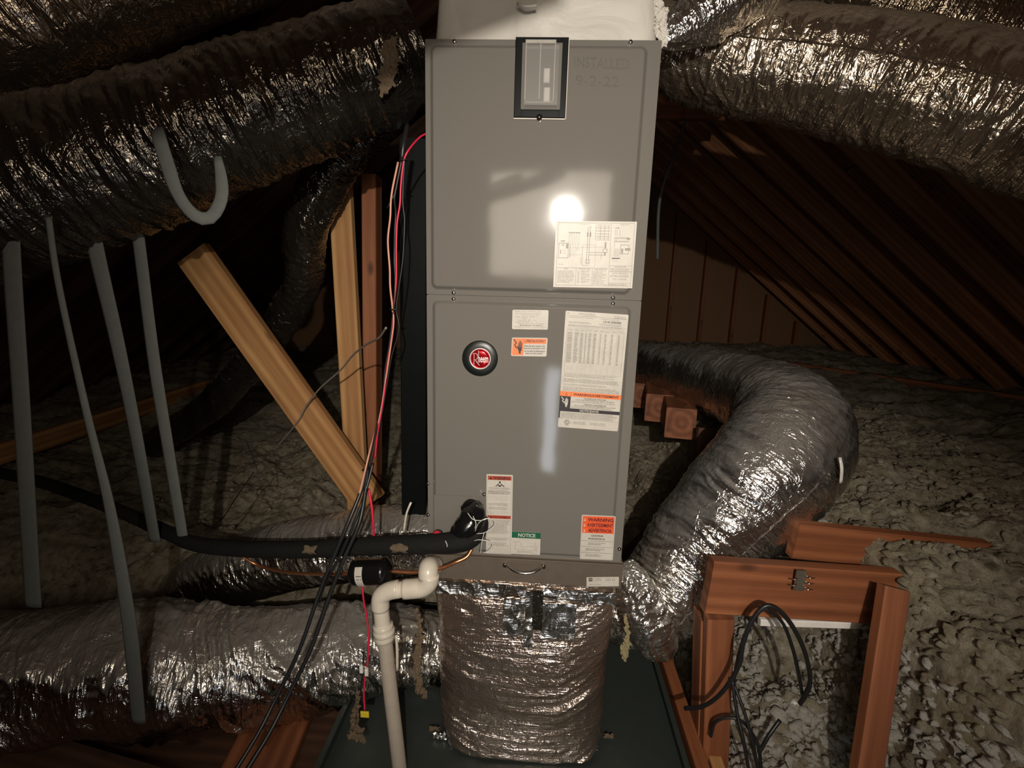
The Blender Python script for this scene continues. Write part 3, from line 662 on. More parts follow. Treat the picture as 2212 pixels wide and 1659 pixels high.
for i in range(24): st.line(.04, .165+.0148*i, .96, .165+.0148*i, 'inklight', .00018)
for i, x in enumerate(cols[:-1]):
    st.lines(x+.012, .145, cols[i+1]-.01, .162, 2, 'inkgrey', .5, .1)
    st.lines(x+.014, .172, x+.014+(cols[i+1]-x)*(.72, .72, .6, .45, .6, .45, .3, .3, .3, .3)[i], .43, 30, 'inkgrey', .82, (.05, .35, .05, .05, .3, .2, .1, .3, .3, .3)[i], False)
st.lines(.045, .525, .96, .555, 3, 'inkgrey', .5, .3).lines(.045, .565, .985, .60, 4, 'inkgrey', .55, .12).lines(.045, .61, .80, .628, 2, 'inkgrey', .5, .1).lines(.045, .636, .985, .678, 4, 'inkgrey', .55, .15)
st.rect(.0, .680, 1.0, .722, 'orange').line(.18, .680, .18, .722, 'darkrust', .0003); st.poly([(.085, .714), (.105, .686), (.125, .714)], 'darkrust', 2).poly([(.093, .711), (.105, .692), (.117, .711)], 'orange', 3)
st.text('WARNING/AVERTISSEMENT', .22, .690, .965, .712, 'darkrust', .03)
st.rect(.0, .722, .18, .826, 'ink'); hand(st, .115, .775, .075, .042, 'paper'); bolt(st, .05, .757, .05, .026, 'paper')
st.text('HAZARDOUS VOLTAGE', .40, .727, .76, .739, 'ink', .01).text('CAN CAUSE SEVERE PERSONAL INJURY OR DEATH.', .26, .743, .90, .754, 'ink').lines(.20, .757, .97, .772, 2, 'inkgrey', .6, .1).text('TENSION DANGEREUSE', .40, .779, .77, .791, 'ink', .01).text('PEUT CAUSER DES LESIONS CORPORELLES OU LA MORT', .25, .794, .93, .804, 'ink').lines(.20, .807, .90, .822, 2, 'inkgrey', .6, .1)
st.rect(.0, .826, 1.0, .856, 'ink').text('NOTICE/AVIS', .345, .830, .655, .851, 'paper', .02)
st.rect(.0, .856, .022, .916, 'ink').lines(.035, .862, .975, .915, 6, 'inkgrey', .6, .12).line(.0, .92, 1.0, .92, 'inkgrey', .0003)
for a_ in range(20): t0, t1 = a_*math.pi/10, (a_+1)*math.pi/10; st.line(.145+.036*math.cos(t0), .951+.0185*math.sin(t0), .145+.036*math.cos(t1), .951+.0185*math.sin(t1), 'ink', .0006)
st.text('U', .125, .938, .145, .955, 'ink', .01).text('L', .145, .945, .162, .962, 'ink', .01).text('C', .09, .95, .105, .957, 'ink').text('US', .188, .95, .215, .957, 'ink').text('LISTED', .11, .974, .18, .981, 'ink').lines(.25, .938, .48, .966, 4, 'inkgrey', .5, .15).line(.51, .935, .51, .968, 'inkgrey', .0003).lines(.53, .938, .80, .966, 4, 'inkgrey', .5, .1)
st.done()
st = Sticker('tall_warning_label', (1051, 1024), (1108, 1026), (1050, 1195), YL, ah, rc=0.0025)
st.frame(.05, .018, .95, .985, 'inkgrey', .0003).rect(.05, .018, .95, .068, 'rust').text('WARNING', .24, .025, .90, .062, 'ink', .03).poly([(.11, .060), (.165, .028), (.22, .060)], 'ink', 2)
st.frame(.29, .075, .72, .150, 'inklight', .0003).poly([(.47, .095), (.49, .083), (.53, .083), (.55, .095), (.53, .108), (.49, .108)], 'ink').poly([(.33, .150), (.42, .120), (.48, .110), (.48, .120), (.42, .135), (.36, .150)], 'ink').poly([(.70, .148), (.60, .120), (.54, .110), (.54, .120), (.60, .135), (.66, .150)], 'ink').poly([(.45, .122), (.49, .132), (.53, .132), (.57, .122), (.56, .148), (.46, .148)], 'ink')
st.lines(.09, .158, .92, .185, 2, 'inkgrey', .6, .1).line(.05, .19, .95, .19, 'inklight', .0002).lines(.07, .195, .93, .245, 5, 'ink', .42, .12).lines(.08, .26, .92, .325, 6, 'inklight', .5, .15).lines(.09, .35, .92, .385, 4, 'inkgrey', .6, .15).lines(.09, .40, .92, .435, 4, 'inkgrey', .6, .3).lines(.09, .455, .92, .49, 3, 'inklight', .5, .2)
st.rect(.05, .508, .95, .548, 'rust').text('AVERTISSEMENT', .22, .515, .92, .541, 'darkrust', .02).poly([(.11, .542), (.165, .514), (.22, .542)], 'darkrust', 2)
st.lines(.08, .56, .93, .74, 17, 'inkgrey', .55, .18).lines(.08, .79, .92, .825, 4, 'inkgrey', .55, .2).lines(.08, .85, .92, .90, 5, 'inkgrey', .55, .3).lines(.07, .92, .93, .975, 5, 'inklight', .5, .15); st.done()
st = Sticker('notice_label', (1106, 1148), (1168, 1151), (1105, 1196), YL, ah, rc=0.0025)
st.rect(.0, .0, 1.0, .27, 'green').text('NOTICE', .22, .055, .82, .215, 'paper', .025).lines(.22, .31, .80, .38, 2, 'inklight', .5, .1)
pts = [(.04, .46), (.13, .45), (.18, .43), (.28, .44), (.32, .52), (.36, .66), (.42, .70), (.55, .64), (.78, .62)]
for a_, b2 in zip(pts, pts[1:]): st.line(*a_, *b2, 'inkgrey', .0004)
st.line(.10, .78, .86, .79, 'inkgrey').line(.10, .78, .15, .50, 'inkgrey').line(.36, .46, .80, .47, 'inklight').line(.82, .40, .82, .76, 'inkgrey').line(.88, .60, .88, .86, 'inkgrey').lines(.20, .84, .78, .93, 2, 'inkgrey', .5, .1).lines(.70, .94, .95, .975, 1, 'inkgrey', .6); st.done()
st = Sticker('california_warning_label', (1257, 1112), (1330, 1115), (1252, 1207), YL, ah, rc=0.003)
st.rect(.03, .02, .97, .40, 'redorange')
for i, t in enumerate(('WARNING', 'AVERTISSEMENT', 'ADVERTENCIA')):
    st.text(t, (.18, .17, .21)[i], .055+.120*i, (.94, .94, .91)[i], .135+.120*i, 'darkrust', .03)
    v0 = .14+.120*i; st.poly([(.05, v0), (.095, v0-.085), (.14, v0)], 'orange', 2).poly([(.075, v0-.01), (.095, v0-.06), (.115, v0-.01)], 'paper', 3)
    if i: st.line(.03, .02+.127*i, .97, .02+.127*i, 'darkrust', .0002)
st.text('CALIFORNIA', .31, .435, .67, .475, 'ink', .02).text('PROPOSITION 65', .23, .505, .72, .545, 'ink', .02)
for i in range(3):
    v0 = .575+.135*i; st.line(.03, v0, .97, v0, 'ink', .0003).lines(.22-.05*(i > 0), v0+.035, .78-.1*(i == 2), v0+.06, 1, 'inkgrey', .8, .1).text('www.P65Warnings.ca.gov', .22-.07*(i > 0), v0+.065, .62, v0+.09, 'ink', .01)
st.frame(.03, .02, .97, .98, 'inkgrey', .0002); st.done()
# round emblem
bc = at(1037, 774, YL); bg = lathe('badge', [(0, 0.0455), (0.003, 0.0455), (0.005, 0.0435), (0.005, 0.028)], M['gasket'], bc, (0, -1, 0), ah, 48)
lathe('badge_rim', [(0.0045, 0.0272), (0.0075, 0.0272), (0.0082, 0.0262), (0.0075, 0.0248), (0.0058, 0.0246)], M['silver'], (bc[0]+.001, bc[1], bc[2]), (0, -1, 0), bg, 48)
lathe('badge_face', [(0.005, 0.0250), (0.0063, 0.0248), (0.0078, 0.017), (0.0084, 0.008), (0.0086, 0.0004)], M['badgered'], (bc[0]+.001, bc[1], bc[2]), (0, -1, 0), bg, 48)
b = MB(); q = lambda x, z: (bc[0]+.001+x*0.0245, bc[1]-0.0092, bc[2]+z*0.0245)
b.tube([q(-.62, .48), q(-.62, -.62)], .0008, 6)
b.tube([q(-.74, .50)]+[q(-.55+.30*math.sin(t), .22+.34*math.cos(t)) for t in np.linspace(0, math.pi, 10)], .0007, 6)
b.tube([q(-.48, -.16), q(-.05, -.68)], .0009, 6); b.tube([q(-.16, .86), q(-.16, -.38)], .0009, 6)
v, f = glyphs('neem', .012); lo, hi = v.min(0), v.max(0)
b.add([q(-.20+(x-lo[0])/(hi[0]-lo[0])*1.05, -.38+(y-lo[1])/(hi[1]-lo[1])*.58) for x, y in v], f)
b.build('lettering', M['silver'], bg)
# faint handwriting on the upper panel
st = Sticker('marker_writing', (1232, 112), (1380, 118), (1232, 195), YP+0.0010, ah, paper='paint', rc=0.001)
bpy.data.objects.remove(st.base)
st.base = ah; st.lay = 0
st.text('INSTALLED', .06, .12, .86, .40, 'marker').text('9-2-22', .08, .60, .72, .86, 'marker')
st.mb.build('marker_writing', [M['marker']], ah)
# ------------------------------------------------------------------ filter cabinet under the air handler
fz1, fz0 = ZB-0.001, at(1340, 1270, 0)[2]
fc = empty('filter_cabinet', (0, 0.28, fz0), 'brown-grey filter cabinet with a chrome pull handle under the air handler', 'filter cabinet')
MB().box((-W2-0.006, 0.004, fz0), (W2+0.006, DEP+0.004, fz1), 0, 0.002).build('housing', M['paint2'], fc)
dr = MB().box((-W2-0.004, -0.006, fz0+0.001), (W2+0.005, 0.004, fz1-0.004), 0, 0.0015).box((-W2-0.004, -0.010, fz1-0.006), (W2+0.006, -0.002, fz1-0.001), 0, 0.001).build('front_door', M['paint2'], fc)
hp = [at(x, y, -0.006-d) for x, y, d in ((1091, 1219, 0), (1096, 1222, .012), (1105, 1230, .024), (1117, 1236, .030), (1132, 1238.5, .032), (1148, 1237.5, .030), (1161, 1232, .024), (1170, 1226, .012), (1174, 1222, 0))]
b = MB().tube(spline(hp, 40), 0.0032, 10)
for i in (0, -1): b.tube([hp[i], np.array(hp[i])+(0, -0.006, 0)], 0.0065, 12)
b.build('handle', M['chrome'], dr, True)
st = Sticker('filter_label', (1267, 1247), (1337, 1246), (1267, 1267), -0.0062, fc, rc=0.001)
st.rect(.07, .08, .18, .43, 'ink').text('M', .095, .14, .155, .36, 'paper', .02).text('S.27N', .21, .10, .45, .40, 'inkgrey', .01).text('25115', .59, .12, .88, .40, 'inkgrey', .01).lines(.21, .42, .40, .48, 1, 'inklight', .8).lines(.08, .56, .42, .66, 1, 'inklight', .6).lines(.08, .74, .55, .86, 1, 'inkgrey', .6); st.done()
# ------------------------------------------------------------------ foil wrapped return box
def foil_box():
    root = empty('return_air_box', (0, 0.28, 0.02), 'foil-wrapped duct box under the filter cabinet, resting in the drain pan', 'duct box')
    nz, nc = 210, 560; z = np.linspace(0, 1, nz)[:, None]; t = np.linspace(0, 2*math.pi, nc, endpoint=False)[None, :]
    c, s = np.cos(t), np.sin(t); e = 0.20; sx = np.sign(c)*np.abs(c)**e; sy = np.sign(s)*np.abs(s)**e
    o = z*0+t*0; top = 0.575; Z = 0.008+(top-0.008)*z+o
    hw = 0.262-0.018*(1-z)**1.5+0.004*np.sin(z*9); hd = 0.277-0.01*(1-z)
    cx = 0.003+0.010*(1-z)
    X = cx+hw*sx+o; Y = 0.283+hd*sy+o
    front = np.clip(-sy, 0, 1)**2*(1-np.abs(sx)**3)
    Y = Y-front*(0.045*np.sin(math.pi*np.clip(z*0.9, 0, 1))*(1-0.35*z)+0.010*(1-z))-np.clip(-sy, 0, 1)**2*(1-np.abs(sx)**10)*0.034*np.clip(1-z/0.28, 0, 1)**1.5
    # ragged lower hem, lower in the middle than at the corners
    Z = Z+(1-z)**3*(0.030*np.abs(sx)**4+0.012*pn(X*14, Y*14, o, seed=41)*2)
    nx, ny = np.sign(sx)*np.abs(c)**1.2, np.sign(sy)*np.abs(s)**1.2
    L = np.hypot(nx, ny)+1e-9; nx, ny = nx/L, ny/L
    # swagged creases: sag lines hanging between the corners
    Xn = X/0.262; sag = Z*1.0+0.075*(1-Xn**2)-0.07*np.clip(Xn-0.1, -0.2, 1)
    f1 = ridge(X*3.5, Y*3.5, sag*20, seed=42); f2 = ridge(X*10, Y*10, sag*44, seed=43); f3 = ridge(X*26, Y*26, Z*30, seed=44)
    wv = pn(X*4, Y*4, sag*11, seed=45); mk = np.clip(0.55+1.5*pn(X*6, Y*6, Z*6, seed=46), 0.1, 1.3)
    d = 0.012*wv+mk*(0.0085*f1+0.0042*f2)+0.0014*f3
    d = d*(0.35+0.65*np.clip((1-z)*6, 0, 1))
    X = X+nx*d; Y = Y+ny*d
    V = np.stack([X, Y, Z], -1).reshape(-1, 3); i = np.arange(nz-1)[:, None]*nc; k = np.arange(nc)[None, :]; j = (k+1) % nc
    F = np.stack([i+k, i+j, i+nc+j, i+nc+k], -1).reshape(-1, 4)
    arc = np.cumsum(np.r_[0, np.hypot(np.diff(X[0]), np.diff(Y[0]))])[None, :]+o
    uv = np.stack([arc, Z], -1).reshape(-1, 2)
    mesh('foil_wrap', V, F, M['foil_box'], root, True, uv=uv)
    MB().box((-0.235, 0.03, 0.0), (0.245, 0.54, 0.56)).build('box_core', M['gap'], root)
    # crumpled strip of foil tape along the top edge
    def tape(name, x0, x1, z0, z1, y0, seed, material, slope=0.0, amp=0.004, hem=0.006):
        nx_, nz_ = max(8, int((x1-x0)/0.0022)), max(8, int((z1-z0)/0.0022)); gx, gz = np.meshgrid(np.linspace(x0, x1, nx_), np.linspace(0, 1, nz_)); oo = gx*0
        zz = z0+hem*pn(gx*30, oo, oo, seed=seed+4)+(z1-z0-hem*pn(gx*30, oo, oo, seed=seed+4)*0.5)*gz+slope*(gx-x0)
        dd = ridge(gx*20, oo, zz*17, seed=seed)*amp*1.6+ridge(gx*55, oo, zz*40, seed=seed+1)*amp*0.4
        n = nx_*nz_; Vv = np.vstack([np.stack([gx, y0-dd, zz], -1).reshape(-1, 3), np.stack([gx, y0-dd+0.0006, zz], -1).reshape(-1, 3)])
        a_ = np.arange(nz_-1)[:, None]*nx_; k_ = np.arange(nx_-1)[None, :]
        Ff = np.stack([a_+k_, a_+k_+1, a_+nx_+k_+1, a_+nx_+k_], -1).reshape(-1, 4)
        return mesh(name, Vv, np.vstack([Ff, (Ff+n)[:, ::-1]]), material, root, True)
    tape('foil_tape', -0.245, 0.010, 0.534, 0.572, -0.012, 60, M['foil_tape'])
    tape('foil_tape', 0.055, 0.262, 0.530, 0.566, -0.012, 64, M['foil_tape'])
    tape('foil_tape', -0.05, 0.012, 0.43, 0.54, -0.030, 68, M['foil_tape'], 0, 0.004)
    tape('foil_tape', 0.055, 0.150, 0.425, 0.535, -0.030, 72, M['foil_tape'], 0, 0.003)
    tape('support_strap', 0.030, 0.058, 0.455, 0.572, -0.040, 76, M['foil_dark'], 0, 0.0015, 0.002)['label'] = 'dark strap hanging over the front of the foil wrap'
    tape('foil_tape', 0.010, 0.034, 0.400, 0.57, -0.036, 80, M['foil_tape'], 0, 0.004, 0.01)
    # torn fibreglass and foil flaps along the hem
    for px, py, Y, s, mt in ((950, 1590, -0.03, .020, 'foil_tape'), (985, 1600, -0.03, .022, 'foil_tape'), (1018, 1610, -0.035, .016, 'foil_tape'), (938, 1575, -0.01, .016, 'torn'), (1280, 1615, -0.02, .016, 'foil_dark'), (1315, 1590, -0.01, .014, 'torn'), (1230, 1628, -.03, .018, 'foil_tape')):
        p = atz(px, py, 0.018); n = 9; g = np.linspace(-1, 1, n); gx, gz = np.meshgrid(g, g); oo = gx*0
        vv = np.stack([p[0]+gx*s*(1+.4*pn(gx*2, gz*2, oo, seed=90)), p[1]+s*0.8*pn(gx*2+px, gz*2, oo, seed=91), p[2]+gz*s*0.6+s*0.5*pn(gx*2, gz*2+px, oo, seed=92)], -1).reshape(-1, 3)
        a_ = np.arange(n-1)[:, None]*n; k_ = np.arange(n-1)[None, :]
        mesh('torn_flap', vv, np.stack([a_+k_, a_+k_+1, a_+n+k_+1, a_+n+k_], -1).reshape(-1, 4), M[mt], root, True)
    return root
foil_box()
# ------------------------------------------------------------------ drain pan
pan_x0, pan_x1, pan_y0, pan_y1 = -0.56, 0.495, -0.62, 0.62
b = MB().box((pan_x0, pan_y0, -0.006), (pan_x1, pan_y1, 0.0))
for q in (((pan_x1-0.004, pan_y0, 0), (pan_x1, pan_y1, 0.045)), ((pan_x0, pan_y0, 0), (pan_x0+0.004, pan_y1, 0.045)), ((pan_x0, pan_y1-0.004, 0), (pan_x1, pan_y1, 0.045)), ((pan_x0, pan_y0, 0), (pan_x1, pan_y0+0.004, 0.045)), ((pan_x1-0.012, pan_y0, 0.043), (pan_x1+0.004, pan_y1, 0.048)), ((pan_x0-0.004, pan_y0, 0.043), (pan_x0+0.012, pan_y1, 0.048))): b.box(*q)
tag(b.build('drain_pan', M['pan']), 'dark grey metal drain pan under the foil-wrapped box', 'drain pan')
# ------------------------------------------------------------------ white plenum on top
def plenum():
    n = 60; g = np.linspace(0, 1, n); V = []; F = []; m0 = []
    root = empty('supply_plenum', (0, 0.28, ZT), 'white-wrapped plenum box sitting on top of the air handler', 'duct box')
    nc = 300; nz = 60; z = np.linspace(0, 1, nz)[:, None]; t = np.linspace(0, 2*math.pi, nc, endpoint=False)[None, :]; o = z*0+t*0
    c, s = np.cos(t), np.sin(t); e = 0.16; sx = np.sign(c)*np.abs(c)**e; sy = np.sign(s)*np.abs(s)**e
    X = 0.004+(0.262-0.030*z)*sx+o; Y = 0.275+0.262*sy+o; Z = ZT+0.002+0.34*z+o
    d = 0.006*pn(X*7, Y*7, Z*7, seed=51)+0.0035*ridge(X*9, Y*9, Z*6, seed=52)*np.clip(pn(X*5, Y*5, Z*5, seed=53)*3, 0, 1)
    X = X+sx*d; Y = Y+sy*d
    V = np.stack([X, Y, Z], -1).reshape(-1, 3); i = np.arange(nz-1)[:, None]*nc; k = np.arange(nc)[None, :]; j = (k+1) % nc
    F = np.stack([i+k, i+j, i+nc+j, i+nc+k], -1).reshape(-1, 4)
    mesh('wrap', V, F, M['mastic'], root, True)
    MB().box((-0.225, 0.02, ZT+0.32), (0.235, 0.53, ZT+0.335)).build('lid', M['mastic'], root)
    b = MB().tube(spline([at(1118, 8, -.012), at(1135, 14, -.02), at(1160, 12, -.018)], 10), .0035, 6); b.build('tape_fold', M['mastic'], root, True)
    return root
plenum()
# ------------------------------------------------------------------ flexible ducts
def dctrl(rows): return [(*at(x, y, Y), r) for x, y, Y, r in rows]
def duct_thing(name, rows, material, seed, label, amp=0.010, **kw):
    o = duct(name, dctrl(rows), M[material], seed, amp, **kw); return tag(o, label, 'duct')
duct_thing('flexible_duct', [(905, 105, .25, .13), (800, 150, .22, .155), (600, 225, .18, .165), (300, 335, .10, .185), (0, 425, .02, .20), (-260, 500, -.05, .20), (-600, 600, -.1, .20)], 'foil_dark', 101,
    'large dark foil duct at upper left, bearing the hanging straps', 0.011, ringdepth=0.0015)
duct_thing('flexible_duct', [(800, -230, .40, .16), (450, -115, .28, .165), (0, 45, .12, .17), (-260, 130, .04, .17)], 'foil_tan', 113,
    'dusty brown foil duct crossing the top left corner of the photo', 0.010)
duct_thing('flexible_duct', [(1380, 84, .34, .095), (1460, 104, .32, .110), (1560, 126, .30, .130), (1850, 166, .20, .146), (2212, 258, .08, .155), (2480, 335, .0, .16), (3100, 480, -.05, .16)], 'foil_tan', 127,
    'large brown foil duct running right from the top of the air handler', 0.011)
duct_thing('flexible_duct', [(1600, -140, .62, .16), (1900, -2, .56, .17), (2212, 112, .48, .175), (2480, 215, .40, .175), (2640, 275, .38, .17)], 'foil_tan', 131,
    'smooth brown duct in the top right corner, behind the larger duct', 0.006)
duct_thing('duct_collar', [(1428, 78, .10, .022), (1465, 62, .11, .045), (1530, 20, .13, .075), (1620, -45, .16, .095), (1720, -120, .2, .10)], 'foil_bright', 139,
    'pinched silver duct end tied at the top right corner of the air handler', 0.010, fold=0.05)
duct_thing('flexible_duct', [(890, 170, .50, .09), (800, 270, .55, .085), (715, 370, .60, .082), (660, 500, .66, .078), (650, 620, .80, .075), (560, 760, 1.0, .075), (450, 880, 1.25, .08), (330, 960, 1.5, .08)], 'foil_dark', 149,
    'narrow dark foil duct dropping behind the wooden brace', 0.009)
duct_thing('flexible_duct', [(975, 1180, .40, .125), (900, 1165, .38, .125), (750, 1178, .40, .128), (600, 1205, .44, .13), (470, 1250, .50, .13), (360, 1310, .60, .12)], 'foil', 151,
    'middle-sized foil duct behind the black filter canister', 0.010)
duct_thing('flexible_duct', [(975, 1400, .30, .12), (905, 1398, .27, .13), (850, 1398, .24, .140), (700, 1418, .18, .165), (500, 1440, .10, .185), (300, 1440, .04, .195), (100, 1455, .0, .195), (-160, 1480, -.04, .195), (-600, 1530, -.08, .19)], 'foil', 163,
    'biggest silver foil duct lying across the lower left foreground', 0.021, fold=0.052)
duct_thing('flexible_duct', [(1310, 1300, .30, .11), (1370, 1312, .30, .135), (1425, 1292, .31, .150), (1488, 1205, .34, .168), (1575, 1108, .37, .190), (1668, 1008, .42, .208), (1705, 925, .58, .202), (1650, 868, .86, .182), (1565, 832, 1.25, .165), (1460, 802, 1.8, .155), (1370, 785, 2.5, .15), (1240, 775, 3.3, .15)], 'foil_bright', 173,
    'thick silver foil duct curving up on the right of the air handler', 0.010, fold=0.036)
duct_thing('duct_collar', [(1345, 1215, .20, .03), (1365, 1260, .17, .055), (1395, 1330, .16, .075), (1425, 1395, .16, .06), (1432, 1425, .16, .012)], 'foil_bright', 181,
    'crumpled foil end of the right duct hanging beside the return box', 0.014, fold=0.03)
# torn fibreglass where the ducts meet the box
def flakes(rows, sizes, material, seed, label, n=14):
    C = spline([at(*r) for r in rows], n); rs = np.random.RandomState(seed); Vs, Fs = [], []; k = 9; g = np.linspace(-1, 1, k); gx, gz = np.meshgrid(g, g); oo = gx*0
    a_ = np.arange(k-1)[:, None]*k; k_ = np.arange(k-1)[None, :]; F0 = np.stack([a_+k_, a_+k_+1, a_+k+k_+1, a_+k+k_], -1).reshape(-1, 4)
    for i, p in enumerate(C):
        s_ = np.interp(i/(n-1), np.linspace(0, 1, len(sizes)), sizes)*rs.uniform(.7, 1.3); q = rs.uniform(0, 9)
        L = np.array([gx*(.6+.5*pn(gx*1.5+q, gz*1.5, oo, seed=90)), 1.1*pn(gx*1.6+q, gz*1.6, oo, seed=91)+.25*pn(gx*4+q, gz*4, oo, seed=93), gz*(1.2+.6*pn(gx*1.5, gz*1.5+q, oo, seed=92))])*s_
        t = rs.uniform(-.7, .7); X = L[0]*math.cos(t)-L[2]*math.sin(t); Z = L[0]*math.sin(t)+L[2]*math.cos(t)
        Vs.append(np.stack([p[0]+X+rs.uniform(-.3, .3)*s_, p[1]+L[1], p[2]+Z], -1).reshape(-1, 3)); Fs.append(F0+i*k*k)
    return tag(mesh('torn_insulation', np.vstack(Vs), np.vstack(Fs), M[material], None, True), label, 'insulation')
def lump(name, rows, material, seed, label, cat, amp=0.008, parent=None, step=0.003, nt=70):
    o = duct(name, dctrl(rows), M[material], seed, amp, nt=nt, step=step, fold=0.02, parent=parent)
    return tag(o, label, cat) if label else o
flakes([(900, 1320, .0), (908, 1380, -.01), (900, 1430, -.01), (905, 1480, .0), (915, 1500, .01)], (.008, .012, .012, .018, .012), 'torn', 191, 'torn tan insulation at the left edge of the foil box', 18)
flakes([(1352, 1330, .03), (1355, 1370, .02), (1350, 1405, .02), (1348, 1425, .03)], (.006, .010, .014, .008), 'yellowfluff', 193, 'yellowish torn insulation at the right edge of the foil box', 12)
flakes([(772, 1500, -.02), (768, 1540, -.05), (764, 1580, -.08), (785, 1600, -.10)], (.008, .015, .018, .012), 'torn', 195, 'torn tan insulation hanging below the yellow tag', 12)
flakes([(1418, 2, .03), (1424, 30, .03), (1430, 62, .03), (1434, 88, .03)], (.012, .015, .014, .010), 'mastic', 197, 'crumbled white insulation at the plenum corner', 20)
flakes([(848, 92, .08), (850, 110, .08), (838, 160, .08), (824, 200, .08)], (.012, .026, .022, .008), 'torn', 199, 'torn flap of insulation under the upper left duct', 10)
# ------------------------------------------------------------------ timber
def timber(name, a, b, w_, t_, m_, side, label, cat='board', group=None, **kw): return board(name, a, b, w_, t_, M[m_], side=side, label=label, cat=cat, group=group, **kw)
timber('wooden_brace', at(418, 548, .62), at(800, 1085, .60), 0.135, 0.038, 'pine_lit', (1, 0, .7), 'slanting lit pine brace left of the air handler', 'brace')
timber('wooden_post', at(733, 360, .78), at(775, 1110, .74), 0.088, 0.038, 'pine_lit', (1, 0, 0), 'pine post meeting the foot of the slanting brace', 'post')
timber('wooden_post', at(803, 380, .95), at(806, 1120, .92), 0.060, 0.088, 'pine_red', (1, 0, 0), 'darker wooden post just right of the pine post', 'post')
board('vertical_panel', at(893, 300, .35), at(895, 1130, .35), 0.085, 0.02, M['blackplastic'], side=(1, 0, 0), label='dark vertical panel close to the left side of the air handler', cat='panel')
hb = timber('header_beam', at(1527, 1262, .02), at(1925, 1288, .06), 0.160, 0.038, 'pine_red', (0, 0, 1), 'thick reddish beam holding the metal connector plate', 'beam')
timber('header_beam', at(1712, 1164, .20), at(2120, 1205, .24), 0.115, 0.038, 'pine_red', (0, 0, 1), 'rear reddish beam running into the insulation at right', 'beam')
timber('wooden_post', at(1553, 1330, .03), at(1540, 1700, .01), 0.075, 0.038, 'pine_red', (1, 0, 0), 'reddish post below the left end of the thick beam', 'post')
timber('wooden_post', at(1518, 1325, .09), at(1508, 1690, .07), 0.032, 0.080, 'pine_red', (1, 0, 0), 'narrow edge-on post doubled behind the beam post', 'post')
timber('wooden_stud', at(1930, 1268, -.04), at(1866, 1700, -.20), 0.062, 0.038, 'pine_red', (1, 0, 0), 'leaning reddish stud in front of the insulation mound', 'post')
timber('frame_timber', (0.530, 0.40, 0.022), (0.530, -0.62, 0.022), 0.085, 0.04, 'pine_red', (0, 0, 1), 'long wooden frame piece along the right rim of the drain pan', 'board')
timber('frame_timber', (0.59, 0.20, 0.0), (0.572, -0.62, 0.0), 0.085, 0.038, 'pine_lit', (0, 0, 1), 'outer wooden frame piece beside the right rim of the drain pan', 'board')
p = atz(630, 1610, -0.012); timber('floor_plank', (p[0]-.10, 0.15, -0.03), (p[0]+.0, -0.75, -0.03), 0.20, 0.03, 'pine_red', (1, 0, 0), 'reddish brown floor plank left of the drain pan', 'board')
timber('floor_plank', (-1.5, -0.12, -0.02), (-0.62, -0.28, -0.02), 0.16, 0.03, 'old_wood', (0, 1, 0), 'dark floor plank under the lowest left duct', 'board')
for (px, py, Y), lb in zip(((1470, 915, 1.20), (1423, 882, 1.50), (1385, 855, 1.85)), ('nearest square joist end under the curved duct', 'middle square joist end under the curved duct', 'farthest square joist end beside the air handler')):
    c = at(px, py, Y); timber('joist_end', c, (c[0]+.10, c[1]+.55, c[2]-.01), 0.155, 0.145, 'pine_red', (0, 0, 1), lb, 'joist')
timber('wooden_post', at(1528, 925, 1.05), at(1502, 1160, .95), 0.09, 0.04, 'old_wood', (1, 0, 0), 'dark post under the bend of the curved duct', 'post')
timber('floor_joist', at(1850, 1004, 1.30), at(2180, 1018, 1.30), 0.05, 0.038, 'pine_red', (0, 0, 1), 'joist edge showing through the insulation right of the curved duct', 'joist')
timber('floor_joist', at(250, 1078, 1.25), at(545, 978, 1.9), 0.05, 0.04, 'old_wood', (0, 0, 1), 'dark reddish joist edge in the insulation at left', 'joist')
timber('floor_joist', at(1352, 1200, .9), at(1470, 1085, 1.1), 0.05, 0.04, 'old_wood', (0, 0, 1), 'dark joist behind the thick silver duct', 'joist')
timber('collar_tie', at(1395, 240, 2.35), at(1565, 244, 2.35), 0.10, 0.038, 'pine_red', (0, 0, 1), 'short horizontal tie under the roof beside the air handler', 'brace')
tag_ = tag_tube('vent_pipe', [at(1482, 258, 2.1), at(1452, 345, 2.1), at(1425, 435, 2.1), at(1420, 560, 2.1)], 0.010, M['strap']); tag(tag_, 'thin grey pipe standing under the right rafters', 'pipe')
b = board('white_trim_board', at(1640, 1342, .10), at(1900, 1350, .10), 0.022, 0.02, M['white'], side=(0, 0, 1), label='thin white board edge just below the thick beam', cat='board')
# connector plate
c = at(1729, 1254, -.006); cr = empty('metal_connector', c, 'small galvanised pronged connector fixed on the thick beam', 'bracket')
cy = c[1]
MB().box((c[0]-.014, cy-.003, c[2]-.030), (c[0]+.012, cy+.004, c[2]+.030), 0, .001).build('plate', M['steel'], cr)
for dz in (-.017, .0, .017):
    b = MB().tube([(c[0]+.010, cy-.004, c[2]+dz), (c[0]+.016, cy-.014, c[2]+dz), (c[0]+.030, cy-.010, c[2]+dz-.001)], .0018, 6); b.build('prong', M['chrome'], cr, True)
for dz in (-.009, .009):
    b = MB().tube([(c[0]-.012, cy-.004, c[2]+dz), (c[0]-.017, cy-.014, c[2]+dz), (c[0]-.028, cy-.008, c[2]+dz-.001)], .0018, 6); b.build('prong', M['steel'], cr, True)
